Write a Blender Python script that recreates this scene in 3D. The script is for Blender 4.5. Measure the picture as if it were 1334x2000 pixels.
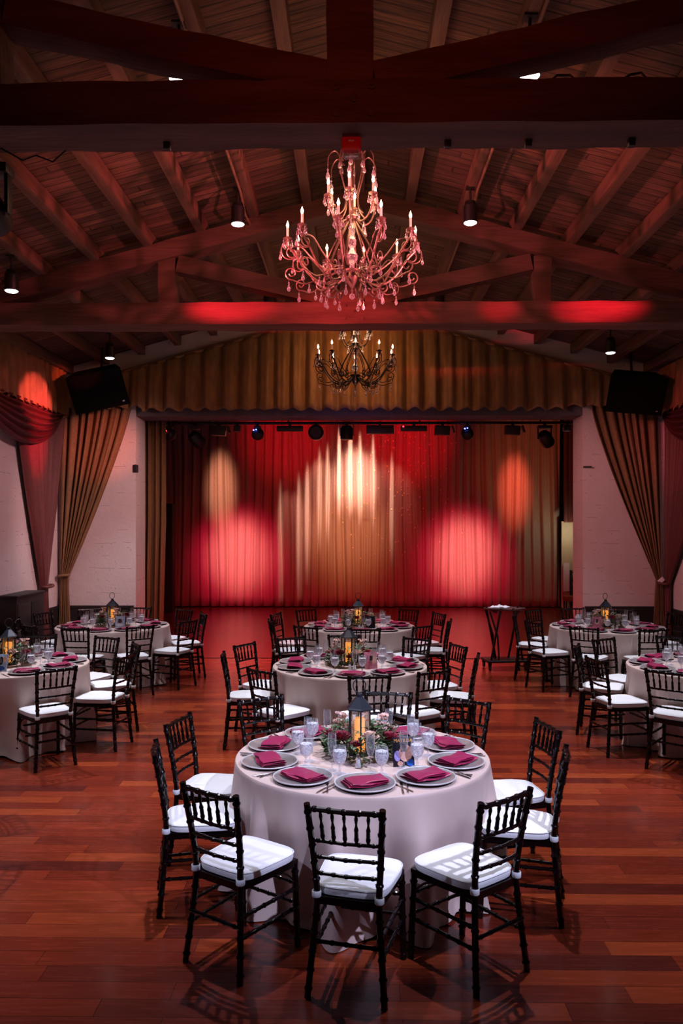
import bpy, bmesh, math, random
from math import pi, sin, cos, radians, atan2, sqrt
from mathutils import Vector, Matrix, noise
random.seed(7)
for o in list(bpy.data.objects): bpy.data.objects.remove(o)
SC = bpy.context.scene
C = SC.collection

# ------------------------------------------------------------------ camera
CAM_H = 2.16
cam = bpy.data.cameras.new('camera'); cam_o = bpy.data.objects.new('camera', cam); C.objects.link(cam_o)
cam.sensor_fit = 'VERTICAL'; cam.sensor_height = 36.0; cam.lens = 36.0 * 1570 / 2000
cam.shift_y = 25 / 2000.0
cam.clip_start = .05; cam.clip_end = 100
cam_o.location = (0, 0, CAM_H); cam_o.rotation_euler = (pi / 2, 0, radians(0.88))
SC.camera = cam_o
# ------------------------------------------------------------------ world / exposure
w = bpy.data.worlds.new('world'); SC.world = w; w.use_nodes = True
w.node_tree.nodes['Background'].inputs[0].default_value = (1.0, .35, .38, 1)
w.node_tree.nodes['Background'].inputs[1].default_value = 0.0015
SC.view_settings.view_transform = 'Standard'; SC.view_settings.look = 'None'
SC.view_settings.exposure = 0.0; SC.view_settings.gamma = 1.0
SC.view_settings.use_curve_mapping = False

def spot(loc, target, power, color, size, blend=.3, radius=.05, name='stage_or_fill_beam', oval=(1, 1)):
    l = bpy.data.lights.new(name, 'SPOT'); l.energy = power; l.color = color
    l.spot_size = radians(size); l.spot_blend = blend; l.shadow_soft_size = radius
    o = bpy.data.objects.new(name, l); C.objects.link(o); o.location = loc
    o.rotation_euler = (Vector(target) - Vector(loc)).to_track_quat('-Z', 'Y').to_euler()
    o.scale = (oval[0], oval[1], 1)
    return o
def point(loc, power, color, radius=.1, name='glow'):
    l = bpy.data.lights.new(name, 'POINT'); l.energy = power; l.color = color; l.shadow_soft_size = radius
    o = bpy.data.objects.new(name, l); C.objects.link(o); o.location = loc
    return o

WHITE = (.86, .88, 1.0)
# the hall's ceiling cans: (x, y, z of the lens, power, cone)
CANS = [(-1.2, 5.5, 5.22, 560, 60), (1.2, 5.5, 5.22, 560, 60),
        (-1.2, 8.3, 5.27, 640, 66), (1.2, 8.3, 5.27, 640, 66),
        (-3.6, 8.4, 4.62, 620, 74), (3.6, 8.4, 4.62, 480, 74),
        (-3.66, 12.0, 4.66, 430, 66), (3.7, 11.65, 4.64, 380, 66),
        (-1.2, 11.3, 5.22, 400, 60), (1.2, 11.3, 5.22, 400, 60),
        (-3.6, 4.9, 4.62, 460, 72), (3.6, 4.9, 4.62, 300, 72)]
for x, y, z, p, c in CANS:
    spot((x, y, z - .03), (x * .93, y - .05, 0), p, WHITE, c, .85, .03, 'can_light')
# two cool cans behind the camera, aimed at the front table
for sx in (-1, 1):
    spot((sx * 2.9, 1.2, 4.75), (sx * .1, 4.80, .75), 950 + 500 * sx, (.64, .68, 1.0), 25, .5, .05, 'can_light')
# warm chandelier glow
for y in (6.75, 11.25):
    point((0, y, 4.75), 26 if y < 8 else 20, (1, .50, .26), .25, 'chandelier_glow')
# red heads on the near truss, washing the far beam, the chandelier and the roof; then two added fills
RED = (1, .015, .05)
HEADS = [(-2.24, 4.95, 4.12), (2.14, 4.95, 4.12)]
HL = (-2.15, 5.35, 4.05); HR = (2.05, 5.35, 4.05)
spot(HL, (-1.38, 9.0, 4.60), 3000, RED, 6.5, 1, .06, oval=(2.9, 1))
spot(HR, (2.72, 9.0, 4.58), 3000, RED, 6.5, 1, .06, oval=(2.9, 1))
spot(HR, (1.62, 9.0, 4.58), 1100, RED, 6, 1, .06, oval=(1.5, 1))
spot(HL, (0, 6.75, 4.65), 900, (1, .18, .22), 40, .9, .04)
spot(HR, (0, 6.75, 4.6), 900, (1, .18, .22), 40, .9, .04)
spot(HL, (-.8, 9.2, 6.2), 78, (1, .27, .15), 100, .9, .1)
spot(HR, (.8, 9.2, 6.2), 78, (1, .27, .15), 100, .9, .1)
spot((0, 1.6, 3.9), (0, 4.0, 6.4), 60, (1, .13, .07), 110, .9, .1)  # added fill that lifts the roof, no fixture hangs here
spot((-2.3, 2.8, 3.9), (0.0, 9.0, 4.56), 3600, (1, .05, .08), 5.0, 1, .08, oval=(4.5, 1))  # added fill reddening the middle of the far beam, not a truss head
# red and pink wash on the left drapes
spot(HR, (-4.85, 12.15, 3.5), 9000, (1, .01, .05), 4.6, 1, .05, oval=(1, 2))
spot(HR, (-4.8, 11.9, 3.98), 11000, (1, .12, .12), 5.5, .3, .05)
spot(HR, (-4.75, 12.9, 4.5), 3500, (1, .10, .05), 3, .4, .05)
spot(HR, (-4.25, 13.4, 3.45), 2600, (1, .14, .07), 8, .8, .05)
spot(HL, (5.0, 12.6, 3.6), 700, (1, .02, .10), 12, .8, .05)
# pink house wash on the stage wall
spot((-.5, 9.6, 4.1), (-4.3, 13.4, 2.2), 820, (1, .56, .56), 46, .9, .2)
spot((.5, 9.6, 4.1), (4.5, 13.4, 2.2), 520, (1, .36, .38), 46, .9, .2)
spot((0, 9.3, 4.2), (-5.0, 11.5, 1.9), 430, (1, .52, .58), 46, .9, .2)
spot((0, 12.6, 3.3), (0, 13.5, 4.1), 5, (.25, .15, 1), 160, .9, .2)
# amber wash on the gold valance
spot((0, 12.0, 5.1), (0, 13.2, 4.45), 62, (1, .42, .14), 135, 1, .05)  # added spot standing in for the chandelier's warm light on the pleats
spot((0, 12.2, 3.4), (0, 14.6, 0), 900, (1, .01, .05), 120, .9, .2)

# stage lights thrown on the back curtain (y = 21)
CY = 21.0
def S(px, py): return ((px - 691) / 1570 * CY, CY, (1025 - py) / 1570 * CY + CAM_H)
for sx_, px_ in ((-3.0, 465), (2.9, 907)):
    spot((sx_, 15.0, 4.0), S(px_, 1085), 2100, (1, .012, .10), 26, 1, .15)
    spot((sx_, 15.0, 4.0), S(px_, 1080), 2300, (1, .36, .36), 17, 1, .2, oval=(1, 1.15))
spot((-3.5, 17.0, 4.8), S(430, 950), 1150, (1, .40, .27), 15, 1, .12, oval=(.8, 1.9))
spot((4.25, 17.0, 4.8), S(1005, 955), 1150, (1, .13, .08), 15, 1, .12, oval=(.9, 1.9))
spot((.05, 16.6, 4.7), S(680, 1010), 620, (1, .42, .26), 30, 1, .1)
spot((.05, 17.4, 5.0), S(693, 930), 2100, (1, .50, .44), 19, 1, .12, oval=(1.1, 1.3))
for px_, py_, pw_ in ((640, 950, 900), (662, 915, 1100), (684, 915, 1500), (703, 925, 1300), (728, 930, 900), (600, 995, 600), (584, 1020, 600), (624, 960, 700), (765, 975, 500), (548, 1040, 350)):
    spot((S(px_, 0)[0] * .8, 17.4, 4.9), S(px_, py_), pw_ * 2.0, (1, .60, .52), 4.4, 1, .03, oval=(.5, 8.5))
spot((-1.0, 19.9, 4.9), S(630, 950), 170, (1, .46, .36), 36, 1, .03)
spot((-1.9, 19.9, 4.3), S(575, 1010), 110, (1, .40, .34), 30, 1, .03)
spot((1.0, 19.9, 4.9), S(765, 955), 110, (1, .32, .28), 36, 1, .03)
spot((0, 15.2, 4.0), S(680, 1060), 520, (1, .46, .18), 26, 1, .05)
spot((-1.2, 16.0, 4.1), S(560, 850), 500, (1, .005, .02), 34, 1, .05)
spot((1.0, 16.0, 4.1), S(790, 860), 600, (1, .005, .02), 34, 1, .05)
spot((0, 15.4, 4.0), S(700, 1000), 240, (1, .02, .02), 84, 1, .08)
spot((3.2, 15.4, 4.2), S(1040, 900), 200, (1, .16, .06), 40, 1, .08)

# ------------------------------------------------------------------ materials
def new_mat(name):
    m = bpy.data.materials.new(name); m.use_nodes = True
    nt = m.node_tree; b = nt.nodes['Principled BSDF']
    return m, nt, b
def mat(name, col, rough=.5, metal=0., var=0., scale=8., bump=0., bscale=40., coat=0., sheen=0., emis=None, estr=0., spec=.5, stretch=None):
    m, nt, b = new_mat(name)
    b.inputs['Base Color'].default_value = (*col, 1); b.inputs['Roughness'].default_value = rough
    b.inputs['Metallic'].default_value = metal; b.inputs['Coat Weight'].default_value = coat
    b.inputs['Coat Roughness'].default_value = .08
    b.inputs['Sheen Weight'].default_value = sheen; b.inputs['Specular IOR Level'].default_value = spec
    if emis: b.inputs['Emission Color'].default_value = (*emis, 1); b.inputs['Emission Strength'].default_value = estr
    tc = nt.nodes.new('ShaderNodeTexCoord'); src = tc.outputs['Object']
    if stretch:
        mp = nt.nodes.new('ShaderNodeMapping'); mp.inputs['Scale'].default_value = stretch
        nt.links.new(src, mp.inputs[0]); src = mp.outputs[0]
    if var:
        n = nt.nodes.new('ShaderNodeTexNoise'); n.inputs['Scale'].default_value = scale; n.inputs['Detail'].default_value = 6
        nt.links.new(src, n.inputs['Vector'])
        r = nt.nodes.new('ShaderNodeValToRGB')
        r.color_ramp.elements[0].position = .3; r.color_ramp.elements[1].position = .7
        r.color_ramp.elements[0].color = (*[c * (1 - var) for c in col], 1)
        r.color_ramp.elements[1].color = (*[min(1, c * (1 + var)) for c in col], 1)
        nt.links.new(n.outputs['Fac'], r.inputs[0]); nt.links.new(r.outputs[0], b.inputs['Base Color'])
    if bump:
        n = nt.nodes.new('ShaderNodeTexNoise'); n.inputs['Scale'].default_value = bscale; n.inputs['Detail'].default_value = 5
        nt.links.new(src, n.inputs['Vector'])
        bp = nt.nodes.new('ShaderNodeBump'); bp.inputs['Strength'].default_value = bump; bp.inputs['Distance'].default_value = .02
        nt.links.new(n.outputs['Fac'], bp.inputs['Height']); nt.links.new(bp.outputs[0], b.inputs['Normal'])
    return m
def math_n(nt, op, a, b=None, c=None):
    n = nt.nodes.new('ShaderNodeMath'); n.operation = op
    for i, v in enumerate((a, b, c)):
        if v is None: continue
        if isinstance(v, (int, float)): n.inputs[i].default_value = v
        else: nt.links.new(v, n.inputs[i])
    return n.outputs[0]
def plank_mat(name, cols, row, length, rough, bump=.15, gap=.012, coat=0., swap=False, grain=.35):
    """boards laid along x, rows along y"""
    m, nt, b = new_mat(name); L = nt.links
    g = nt.nodes.new('ShaderNodeNewGeometry'); s = nt.nodes.new('ShaderNodeSeparateXYZ'); L.new(g.outputs['Position'], s.inputs[0])
    X, Y = (s.outputs[0], s.outputs[1]) if not swap else (s.outputs[1], s.outputs[0])
    r = math_n(nt, 'DIVIDE', Y, row); ri = math_n(nt, 'FLOOR', r); rf = math_n(nt, 'FRACT', r)
    wn = nt.nodes.new('ShaderNodeTexWhiteNoise'); wn.noise_dimensions = '1D'; L.new(ri, wn.inputs['W'])
    xo = math_n(nt, 'ADD', math_n(nt, 'DIVIDE', X, length), math_n(nt, 'MULTIPLY', wn.outputs['Value'], 7.3))
    xi = math_n(nt, 'FLOOR', xo); xf = math_n(nt, 'FRACT', xo)
    cb = nt.nodes.new('ShaderNodeCombineXYZ'); L.new(xi, cb.inputs[0]); L.new(ri, cb.inputs[1])
    w2 = nt.nodes.new('ShaderNodeTexWhiteNoise'); w2.noise_dimensions = '2D'; L.new(cb.outputs[0], w2.inputs['Vector'])
    cr = nt.nodes.new('ShaderNodeValToRGB'); L.new(w2.outputs['Value'], cr.inputs[0])
    el = cr.color_ramp.elements
    for i, c in enumerate(cols):
        e = el[i] if i < 2 else el.new(i / (len(cols) - 1))
        e.position = i / (len(cols) - 1); e.color = (*c, 1)
    # long grain
    mp = nt.nodes.new('ShaderNodeMapping'); mp.inputs['Scale'].default_value = (1.6, 26, 1) if not swap else (26, 1.6, 1)
    L.new(g.outputs['Position'], mp.inputs[0])
    ng = nt.nodes.new('ShaderNodeTexNoise'); ng.inputs['Scale'].default_value = 2.2; ng.inputs['Detail'].default_value = 8
    L.new(mp.outputs[0], ng.inputs['Vector'])
    mr = nt.nodes.new('ShaderNodeMapRange'); mr.inputs[1].default_value = .3; mr.inputs[2].default_value = .7
    mr.inputs[3].default_value = 1 - grain; mr.inputs[4].default_value = 1 + grain
    L.new(ng.outputs['Fac'], mr.inputs[0])
    mx = nt.nodes.new('ShaderNodeVectorMath'); mx.operation = 'SCALE'
    L.new(cr.outputs[0], mx.inputs[0]); L.new(mr.outputs[0], mx.inputs['Scale'])
    # seams
    e1 = math_n(nt, 'LESS_THAN', rf, gap / row); e2 = math_n(nt, 'LESS_THAN', xf, gap / length)
    ee = math_n(nt, 'MAXIMUM', e1, e2); k = math_n(nt, 'SUBTRACT', 1.0, math_n(nt, 'MULTIPLY', ee, .65))
    m2 = nt.nodes.new('ShaderNodeVectorMath'); m2.operation = 'SCALE'; L.new(mx.outputs[0], m2.inputs[0]); L.new(k, m2.inputs['Scale'])
    L.new(m2.outputs[0], b.inputs['Base Color'])
    rr = nt.nodes.new('ShaderNodeMapRange'); rr.inputs[3].default_value = rough * .8; rr.inputs[4].default_value = rough * 1.3
    L.new(ng.outputs['Fac'], rr.inputs[0]); L.new(rr.outputs[0], b.inputs['Roughness'])
    bp = nt.nodes.new('ShaderNodeBump'); bp.inputs['Strength'].default_value = bump; bp.inputs['Distance'].default_value = .004
    hh = math_n(nt, 'ADD', math_n(nt, 'MULTIPLY', ng.outputs['Fac'], .3), math_n(nt, 'MULTIPLY', k, 1.0))
    L.new(hh, bp.inputs['Height']); L.new(bp.outputs[0], b.inputs['Normal'])
    b.inputs['Coat Weight'].default_value = coat; b.inputs['Coat Roughness'].default_value = .12
    return m
def thin_glass(name, tint=(1, 1, 1), base=.04, milk=0.):
    m, nt, b = new_mat(name); L = nt.links; nt.nodes.remove(b); out = nt.nodes['Material Output']
    t = nt.nodes.new('ShaderNodeBsdfTransparent'); t.inputs[0].default_value = (*tint, 1)
    g = nt.nodes.new('ShaderNodeBsdfGlossy'); g.inputs['Roughness'].default_value = .03
    lw = nt.nodes.new('ShaderNodeLayerWeight'); lw.inputs[0].default_value = .35
    f = math_n(nt, 'ADD', math_n(nt, 'MULTIPLY', math_n(nt, 'POWER', lw.outputs['Facing'], 2.2), .75), base)
    mx = nt.nodes.new('ShaderNodeMixShader'); L.new(f, mx.inputs[0]); L.new(t.outputs[0], mx.inputs[1]); L.new(g.outputs[0], mx.inputs[2])
    sh = mx.outputs[0]
    # white diffuse painted at grazing edges, in place of bright rim reflections
    de = nt.nodes.new('ShaderNodeBsdfDiffuse'); de.inputs[0].default_value = (.9, .9, .95, 1)
    me_ = nt.nodes.new('ShaderNodeMixShader'); L.new(math_n(nt, 'MULTIPLY', math_n(nt, 'POWER', lw.outputs['Facing'], 2.4), .8), me_.inputs[0])
    L.new(sh, me_.inputs[1]); L.new(de.outputs[0], me_.inputs[2]); sh = me_.outputs[0]
    if milk:
        d = nt.nodes.new('ShaderNodeBsdfDiffuse'); d.inputs[0].default_value = (.85, .86, .92, 1)
        n = nt.nodes.new('ShaderNodeTexNoise'); n.inputs['Scale'].default_value = 90; n.inputs['Detail'].default_value = 3
        tc = nt.nodes.new('ShaderNodeTexCoord'); L.new(tc.outputs['Object'], n.inputs['Vector'])
        m2 = nt.nodes.new('ShaderNodeMixShader'); mr = nt.nodes.new('ShaderNodeMapRange'); mr.inputs[1].default_value = .36; mr.inputs[2].default_value = .62; mr.inputs[4].default_value = min(1, milk); L.new(n.outputs['Fac'], mr.inputs[0]); fac = mr.outputs[0]
        L.new(fac, m2.inputs[0]); L.new(sh, m2.inputs[1]); L.new(d.outputs[0], m2.inputs[2]); sh = m2.outputs[0]
    L.new(sh, out.inputs[0])
    return m
def wall_mat(name, col):
    m, nt, b = new_mat(name); L = nt.links
    g = nt.nodes.new('ShaderNodeNewGeometry'); s = nt.nodes.new('ShaderNodeSeparateXYZ'); L.new(g.outputs['Position'], s.inputs[0])
    hx = math_n(nt, 'ADD', s.outputs[0], s.outputs[1])
    cb = nt.nodes.new('ShaderNodeCombineXYZ'); L.new(hx, cb.inputs[0]); L.new(s.outputs[2], cb.inputs[1])
    # wandering course lines of painted block
    nz = nt.nodes.new('ShaderNodeTexNoise'); nz.inputs['Scale'].default_value = 1.6; nz.inputs['Detail'].default_value = 5; L.new(g.outputs['Position'], nz.inputs['Vector'])
    zz = math_n(nt, 'ADD', math_n(nt, 'DIVIDE', s.outputs[2], .21), math_n(nt, 'MULTIPLY', nz.outputs['Fac'], .35))
    zf = math_n(nt, 'FRACT', zz); course = math_n(nt, 'LESS_THAN', zf, .035)
    n2 = nt.nodes.new('ShaderNodeTexNoise'); n2.inputs['Scale'].default_value = 4.5; n2.inputs['Detail'].default_value = 8; L.new(g.outputs['Position'], n2.inputs['Vector'])
    patch = math_n(nt, 'GREATER_THAN', n2.outputs['Fac'], .56)
    crack = math_n(nt, 'MULTIPLY', course, patch)
    n3 = nt.nodes.new('ShaderNodeTexNoise'); n3.inputs['Scale'].default_value = 26; n3.inputs['Detail'].default_value = 8; L.new(g.outputs['Position'], n3.inputs['Vector'])
    spk = math_n(nt, 'MULTIPLY', math_n(nt, 'GREATER_THAN', n3.outputs['Fac'], .66), math_n(nt, 'GREATER_THAN', n2.outputs['Fac'], .57))
    dk = math_n(nt, 'SUBTRACT', 1.0, math_n(nt, 'MULTIPLY', math_n(nt, 'MAXIMUM', crack, spk), .45))
    mr = nt.nodes.new('ShaderNodeMapRange'); mr.inputs[3].default_value = .88; mr.inputs[4].default_value = 1.08; L.new(n2.outputs['Fac'], mr.inputs[0])
    k = math_n(nt, 'MULTIPLY', dk, mr.outputs[0])
    vm = nt.nodes.new('ShaderNodeVectorMath'); vm.operation = 'SCALE'; vm.inputs[0].default_value = col; L.new(k, vm.inputs['Scale'])
    L.new(vm.outputs[0], b.inputs['Base Color']); b.inputs['Roughness'].default_value = .9
    bp = nt.nodes.new('ShaderNodeBump'); bp.inputs['Strength'].default_value = .5; bp.inputs['Distance'].default_value = .01
    L.new(math_n(nt, 'ADD', dk, n3.outputs['Fac']), bp.inputs['Height']); L.new(bp.outputs[0], b.inputs['Normal'])
    return m

M = {}
M['floor'] = plank_mat('cherry_floor', [(.12, .013, .006), (.20, .023, .008), (.16, .018, .007), (.30, .046, .013), (.18, .020, .008), (.085, .010, .006), (.24, .028, .010)], .135, 1.05, .25, gap=.004, coat=.2, grain=.2)
M['stagefloor'] = plank_mat('stage_floor', [(.13, .016, .010), (.17, .022, .012), (.14, .017, .01)], .10, 1.5, .24, gap=.003, coat=.12)
M['roof'] = plank_mat('roof_boards', [(.115, .052, .030), (.07, .032, .019), (.14, .066, .038), (.085, .040, .024)], .115, 3.2, .85, bump=.8, gap=.016, grain=.65)
M['beam'] = mat('hewn_beam_wood', (.10, .040, .028), .75, var=.35, scale=3, bump=.7, bscale=9, stretch=(.5, 3, 3))
M['purlin'] = mat('purlin_wood', (.14, .064, .038), .75, var=.3, scale=4, bump=.4, bscale=18, stretch=(4, .5, 4))
M['wall'] = wall_mat('painted_block', (.55, .47, .46))
M['wainscot'] = mat('dark_wainscot', (.012, .007, .007), .6, var=.4, scale=6)
M['dark'] = mat('stage_black', (.012, .008, .009), .8)
M['header'] = mat('header_plaster', (.10, .08, .09), .8, var=.2, bump=.3)
M['gold'] = mat('gold_velvet', (.21, .105, .030), .62, var=.22, scale=14, bump=.25, bscale=60, sheen=.1, stretch=(1, 1, .35))
M['olive'] = mat('bronze_drape', (.17, .085, .034), .7, var=.15, scale=20, bump=.15, bscale=90)
M['rose_drape'] = mat('burgundy_drape', (.10, .020, .018), .7, var=.15, scale=20)
M['swag'] = mat('burgundy_swag', (.08, .010, .013), .65, var=.2)
M['stage'] = mat('stage_curtain_cloth', (.46, .35, .26), .6, var=.08, scale=30)
M['cloth'] = mat('champagne_linen', (.62, .46, .42), .48, var=.05, scale=3, bump=.06, bscale=300)
M['chair'] = mat('mahogany_lacquer', (.004, .0014, .0018), .25, coat=.1, bump=.0, spec=.28)
M['cushion'] = mat('white_cushion', (.78, .77, .80), .8, var=.03, scale=5, bump=.12, bscale=14)
M['napkin'] = mat('burgundy_satin', (.30, .004, .065), .38, var=.15, scale=12, sheen=.12, bump=.12, bscale=20)
M['rim'] = mat('bright_silver_rim', (.80, .78, .80), .25, metal=.35)
M['silver'] = mat('silver_charger', (.40, .36, .36), .28, metal=.55, var=.1, scale=30)
M['chargerbase'] = mat('charger_underside', (.02, .015, .03), .4)
M['steel'] = mat('cutlery_steel', (.6, .57, .57), .2, metal=1.)
M['glass'] = thin_glass('clear_glass', (.97, .97, .99), .09, .12)
M['water'] = thin_glass('iced_water', (.96, .96, .98), .10, .85)
M['crystal'] = thin_glass('crystal', (.92, .90, .92), .26, .22)
M['iron'] = mat('dark_iron', (.03, .022, .02), .35, metal=.7)
M['bronze'] = mat('rubbed_bronze', (.20, .13, .10), .38, metal=.6, var=.3, scale=30)
M['candle'] = mat('candle_sleeve', (.85, .72, .60), .5, emis=(1, .5, .25), estr=.12)
M['flame'] = mat('lit_bulb', (1, .8, .6), .4, emis=(1, .62, .36), estr=22)
M['lens'] = mat('lit_lens', (1, 1, 1), .4, emis=(1, .86, .82), estr=9)
M['black'] = mat('black_metal', (.010, .009, .010), .45)
M['speaker'] = mat('speaker_black', (.002, .002, .002), .9, spec=.1, bump=.2, bscale=200)
M['lantern'] = mat('lantern_metal', (.028, .032, .045), .30, metal=.35)
M['wax'] = mat('glowing_wax', (.9, .55, .2), .5, emis=(1, .36, .05), estr=1.15)
M['leaf'] = mat('dark_leaf', (.055, .105, .035), .55, var=.5, scale=20)
M['leaf2'] = mat('sage_leaf', (.12, .17, .085), .6, var=.4, scale=20)
M['dahlia'] = mat('burgundy_petal', (.30, .018, .05), .6, var=.4, scale=30)
M['rosepetal'] = mat('blush_rose', (.80, .56, .47), .6, var=.1, scale=30)
M['blush'] = mat('blush_petal', (.90, .58, .53), .6, var=.2, scale=40)
M['salt'] = mat('salt', (.85, .85, .88), .6)
M['alarm'] = mat('alarm_red', (.85, .015, .03), .4)
M['white'] = mat('white_plastic', (.8, .8, .82), .5)
M['redled'] = mat('red_led', (1, .1, .1), .5, emis=(1, .03, .05), estr=8)
M['blueled'] = mat('blue_led', (.2, .2, 1), .5, emis=(.08, .12, 1), estr=12)
M['conduit'] = mat('brown_conduit', (.22, .11, .07), .5)
M['beige'] = mat('beige_paint', (.62, .52, .36), .7, var=.05)
M['paper'] = mat('white_paper', (.78, .76, .84), .7)
M['stool'] = mat('red_brown_seat', (.30, .10, .07), .6)
M['sequin'] = mat('gold_light_dot', (1, .78, .35), .3, metal=.0)
M['cardblack'] = mat('card_black', (.01, .008, .015), .3)
M['cardblue'] = mat('card_blue', (.02, .10, .42), .3, var=.5, scale=40)
M['cardskin'] = mat('card_peach', (.78, .42, .32), .35, var=.15, scale=30)
M['cardpurple'] = mat('card_lilac', (.35, .28, .62), .35, var=.3, scale=40)
M['cardorange'] = mat('card_orange', (.95, .42, .10), .4)
M['cardpale'] = mat('card_pale_blue', (.42, .55, .78), .4, var=.4, scale=60)
M['cardpink'] = mat('card_pink', (.62, .20, .28), .4, var=.4, scale=40)
M['tray'] = mat('brown_tray', (.10, .045, .040), .45)
M['linen'] = mat('white_linen', (.80, .80, .86), .8)

# ------------------------------------------------------------------ mesh builder
class MB:
    def __init__(s): s.v = []; s.f = []
    def add(s, vs, fs, mx=None):
        n = len(s.v)
        s.v += [tuple(mx @ Vector(p)) for p in vs] if mx is not None else [tuple(p) for p in vs]
        s.f += [tuple(i + n for i in q) for q in fs]; return s
    def box(s, c, d, mx=None, bev=0.):
        x, y, z = (k / 2 for k in d)
        if bev:
            b = bev; vs = []; 
            bm = bmesh.new(); bmesh.ops.create_cube(bm, size=1)
            for q in bm.verts: q.co = Vector((q.co.x * d[0], q.co.y * d[1], q.co.z * d[2]))
            bmesh.ops.bevel(bm, geom=list(bm.edges), offset=b, segments=2, affect='EDGES', profile=.6)
            bm.verts.index_update()
            vs = [tuple(q.co + Vector(c)) for q in bm.verts]; fs = [[q.index for q in f.verts] for f in bm.faces]; bm.free()
            return s.add(vs, fs, mx)
        vs = [(c[0] + i * x, c[1] + j * y, c[2] + k * z) for i in (-1, 1) for j in (-1, 1) for k in (-1, 1)]
        return s.add(vs, [(0, 1, 3, 2), (4, 6, 7, 5), (0, 4, 5, 1), (2, 3, 7, 6), (0, 2, 6, 4), (1, 5, 7, 3)], mx)
    def lathe(s, prof, seg=16, mx=None, cap=True):
        vs = []; fs = []
        for r, z in prof:
            for i in range(seg): a = 2 * pi * i / seg; vs.append((r * cos(a), r * sin(a), z))
        n = len(prof)
        for k in range(n - 1):
            for i in range(seg):
                j = (i + 1) % seg; fs.append((k * seg + i, k * seg + j, (k + 1) * seg + j, (k + 1) * seg + i))
        if cap:
            if prof[0][0] > 1e-5: fs.append(tuple(reversed(range(seg))))
            if prof[-1][0] > 1e-5: fs.append(tuple((n - 1) * seg + i for i in range(seg)))
        return s.add(vs, fs, mx)
    def tube(s, pts, rad, seg=8, cap=True, mx=None, flat=1.):
        P = [Vector(p) for p in pts]; n = len(P)
        R = rad if isinstance(rad, (list, tuple)) else [rad] * n
        T = [(P[min(i + 1, n - 1)] - P[max(i - 1, 0)]).normalized() for i in range(n)]
        up = Vector((0, 0, 1)) if abs(T[0].z) < .9 else Vector((1, 0, 0))
        N = T[0].cross(up).normalized(); vs = []; fs = []
        for i in range(n):
            N = (N - T[i] * N.dot(T[i])).normalized(); B = T[i].cross(N)
            for k in range(seg):
                a = 2 * pi * k / seg; vs.append(P[i] + (N * cos(a) + B * sin(a) * flat) * R[i])
        for i in range(n - 1):
            for k in range(seg):
                j = (k + 1) % seg; fs.append((i * seg + k, i * seg + j, (i + 1) * seg + j, (i + 1) * seg + k))
        if cap: fs.append(tuple(reversed(range(seg)))); fs.append(tuple((n - 1) * seg + k for k in range(seg)))
        return s.add(vs, fs, mx)
    def grid(s, fn, nu, nv, mx=None, wrap=False):
        vs = [fn(i / nu, j / nv) for j in range(nv + 1) for i in range(nu + (0 if wrap else 1))]
        w_ = nu if wrap else nu + 1; fs = []
        for j in range(nv):
            for i in range(nu):
                i2 = (i + 1) % w_ if wrap else i + 1
                fs.append((j * w_ + i, j * w_ + i2, (j + 1) * w_ + i2, (j + 1) * w_ + i))
        return s.add(vs, fs, mx)
    def ball(s, c, r, seg=10, sc=(1, 1, 1), mx=None):
        n = seg // 2 + 1; pr = [(max(0, r * sin(pi * i / n)), -r * cos(pi * i / n)) for i in range(n + 1)]
        m = Matrix.Translation(c) @ Matrix.Diagonal((*sc, 1))
        return s.lathe(pr, seg, (mx @ m) if mx is not None else m, cap=False)
    def beam(s, a, b, wy, h):
        """square timber from a to b lying in an x-z plane; wy = size along y, h = depth across"""
        a = Vector(a); b = Vector(b); t = (b - a).normalized(); n = Vector((0, 1, 0)); u = t.cross(n)
        vs = []
        for p in (a, b):
            for i, j in ((-1, -1), (1, -1), (1, 1), (-1, 1)): vs.append(p + n * i * wy / 2 + u * j * h / 2)
        return s.add(vs, [(0, 3, 2, 1), (4, 5, 6, 7), (0, 1, 5, 4), (1, 2, 6, 5), (2, 3, 7, 6), (3, 0, 4, 7)])
    def build(s, name, m, parent=None, smooth=True, thick=0., loc=None):
        me = bpy.data.meshes.new(name); me.from_pydata(s.v, [], s.f); me.update()
        bm = bmesh.new(); bm.from_mesh(me); bmesh.ops.recalc_face_normals(bm, faces=bm.faces); bm.to_mesh(me); bm.free()
        me.materials.append(M[m] if isinstance(m, str) else m)
        o = bpy.data.objects.new(name, me); C.objects.link(o)
        if smooth:
            me.shade_smooth(); me.set_sharp_from_angle(angle=radians(38))
        if thick:
            md = o.modifiers.new('thickness', 'SOLIDIFY'); md.thickness = thick; md.offset = 0
        if parent: o.parent = parent
        if loc: o.location = loc
        return o
def thing(name, label, cat, loc=(0, 0, 0), rz=0., group=None):
    o = bpy.data.objects.new(name, None); C.objects.link(o); o.empty_display_size = .05
    o.location = loc; o.rotation_euler = (0, 0, rz); return tag(o, label, cat, group)
def tag(o, label, cat, group=None):
    o['label'] = label; o['category'] = cat
    if group: o['group'] = group
    return o
def struct(o): o['kind'] = 'structure'; return o
KIDS = {}
def kids(o):
    if o.name not in KIDS: KIDS[o.name] = [c for c in bpy.data.objects if c.parent == o]
    return KIDS[o.name]
def dup(o, parent=None, loc=None, rz=None, label=None, group=None):
    c = o.copy(); C.objects.link(c)
    if parent: c.parent = parent
    if loc is not None: c.location = loc
    if rz is not None: c.rotation_euler = (c.rotation_euler[0], c.rotation_euler[1], rz)
    if label: c['label'] = label
    if group: c['group'] = group
    for k in kids(o): dup(k, c)
    return c
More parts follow.
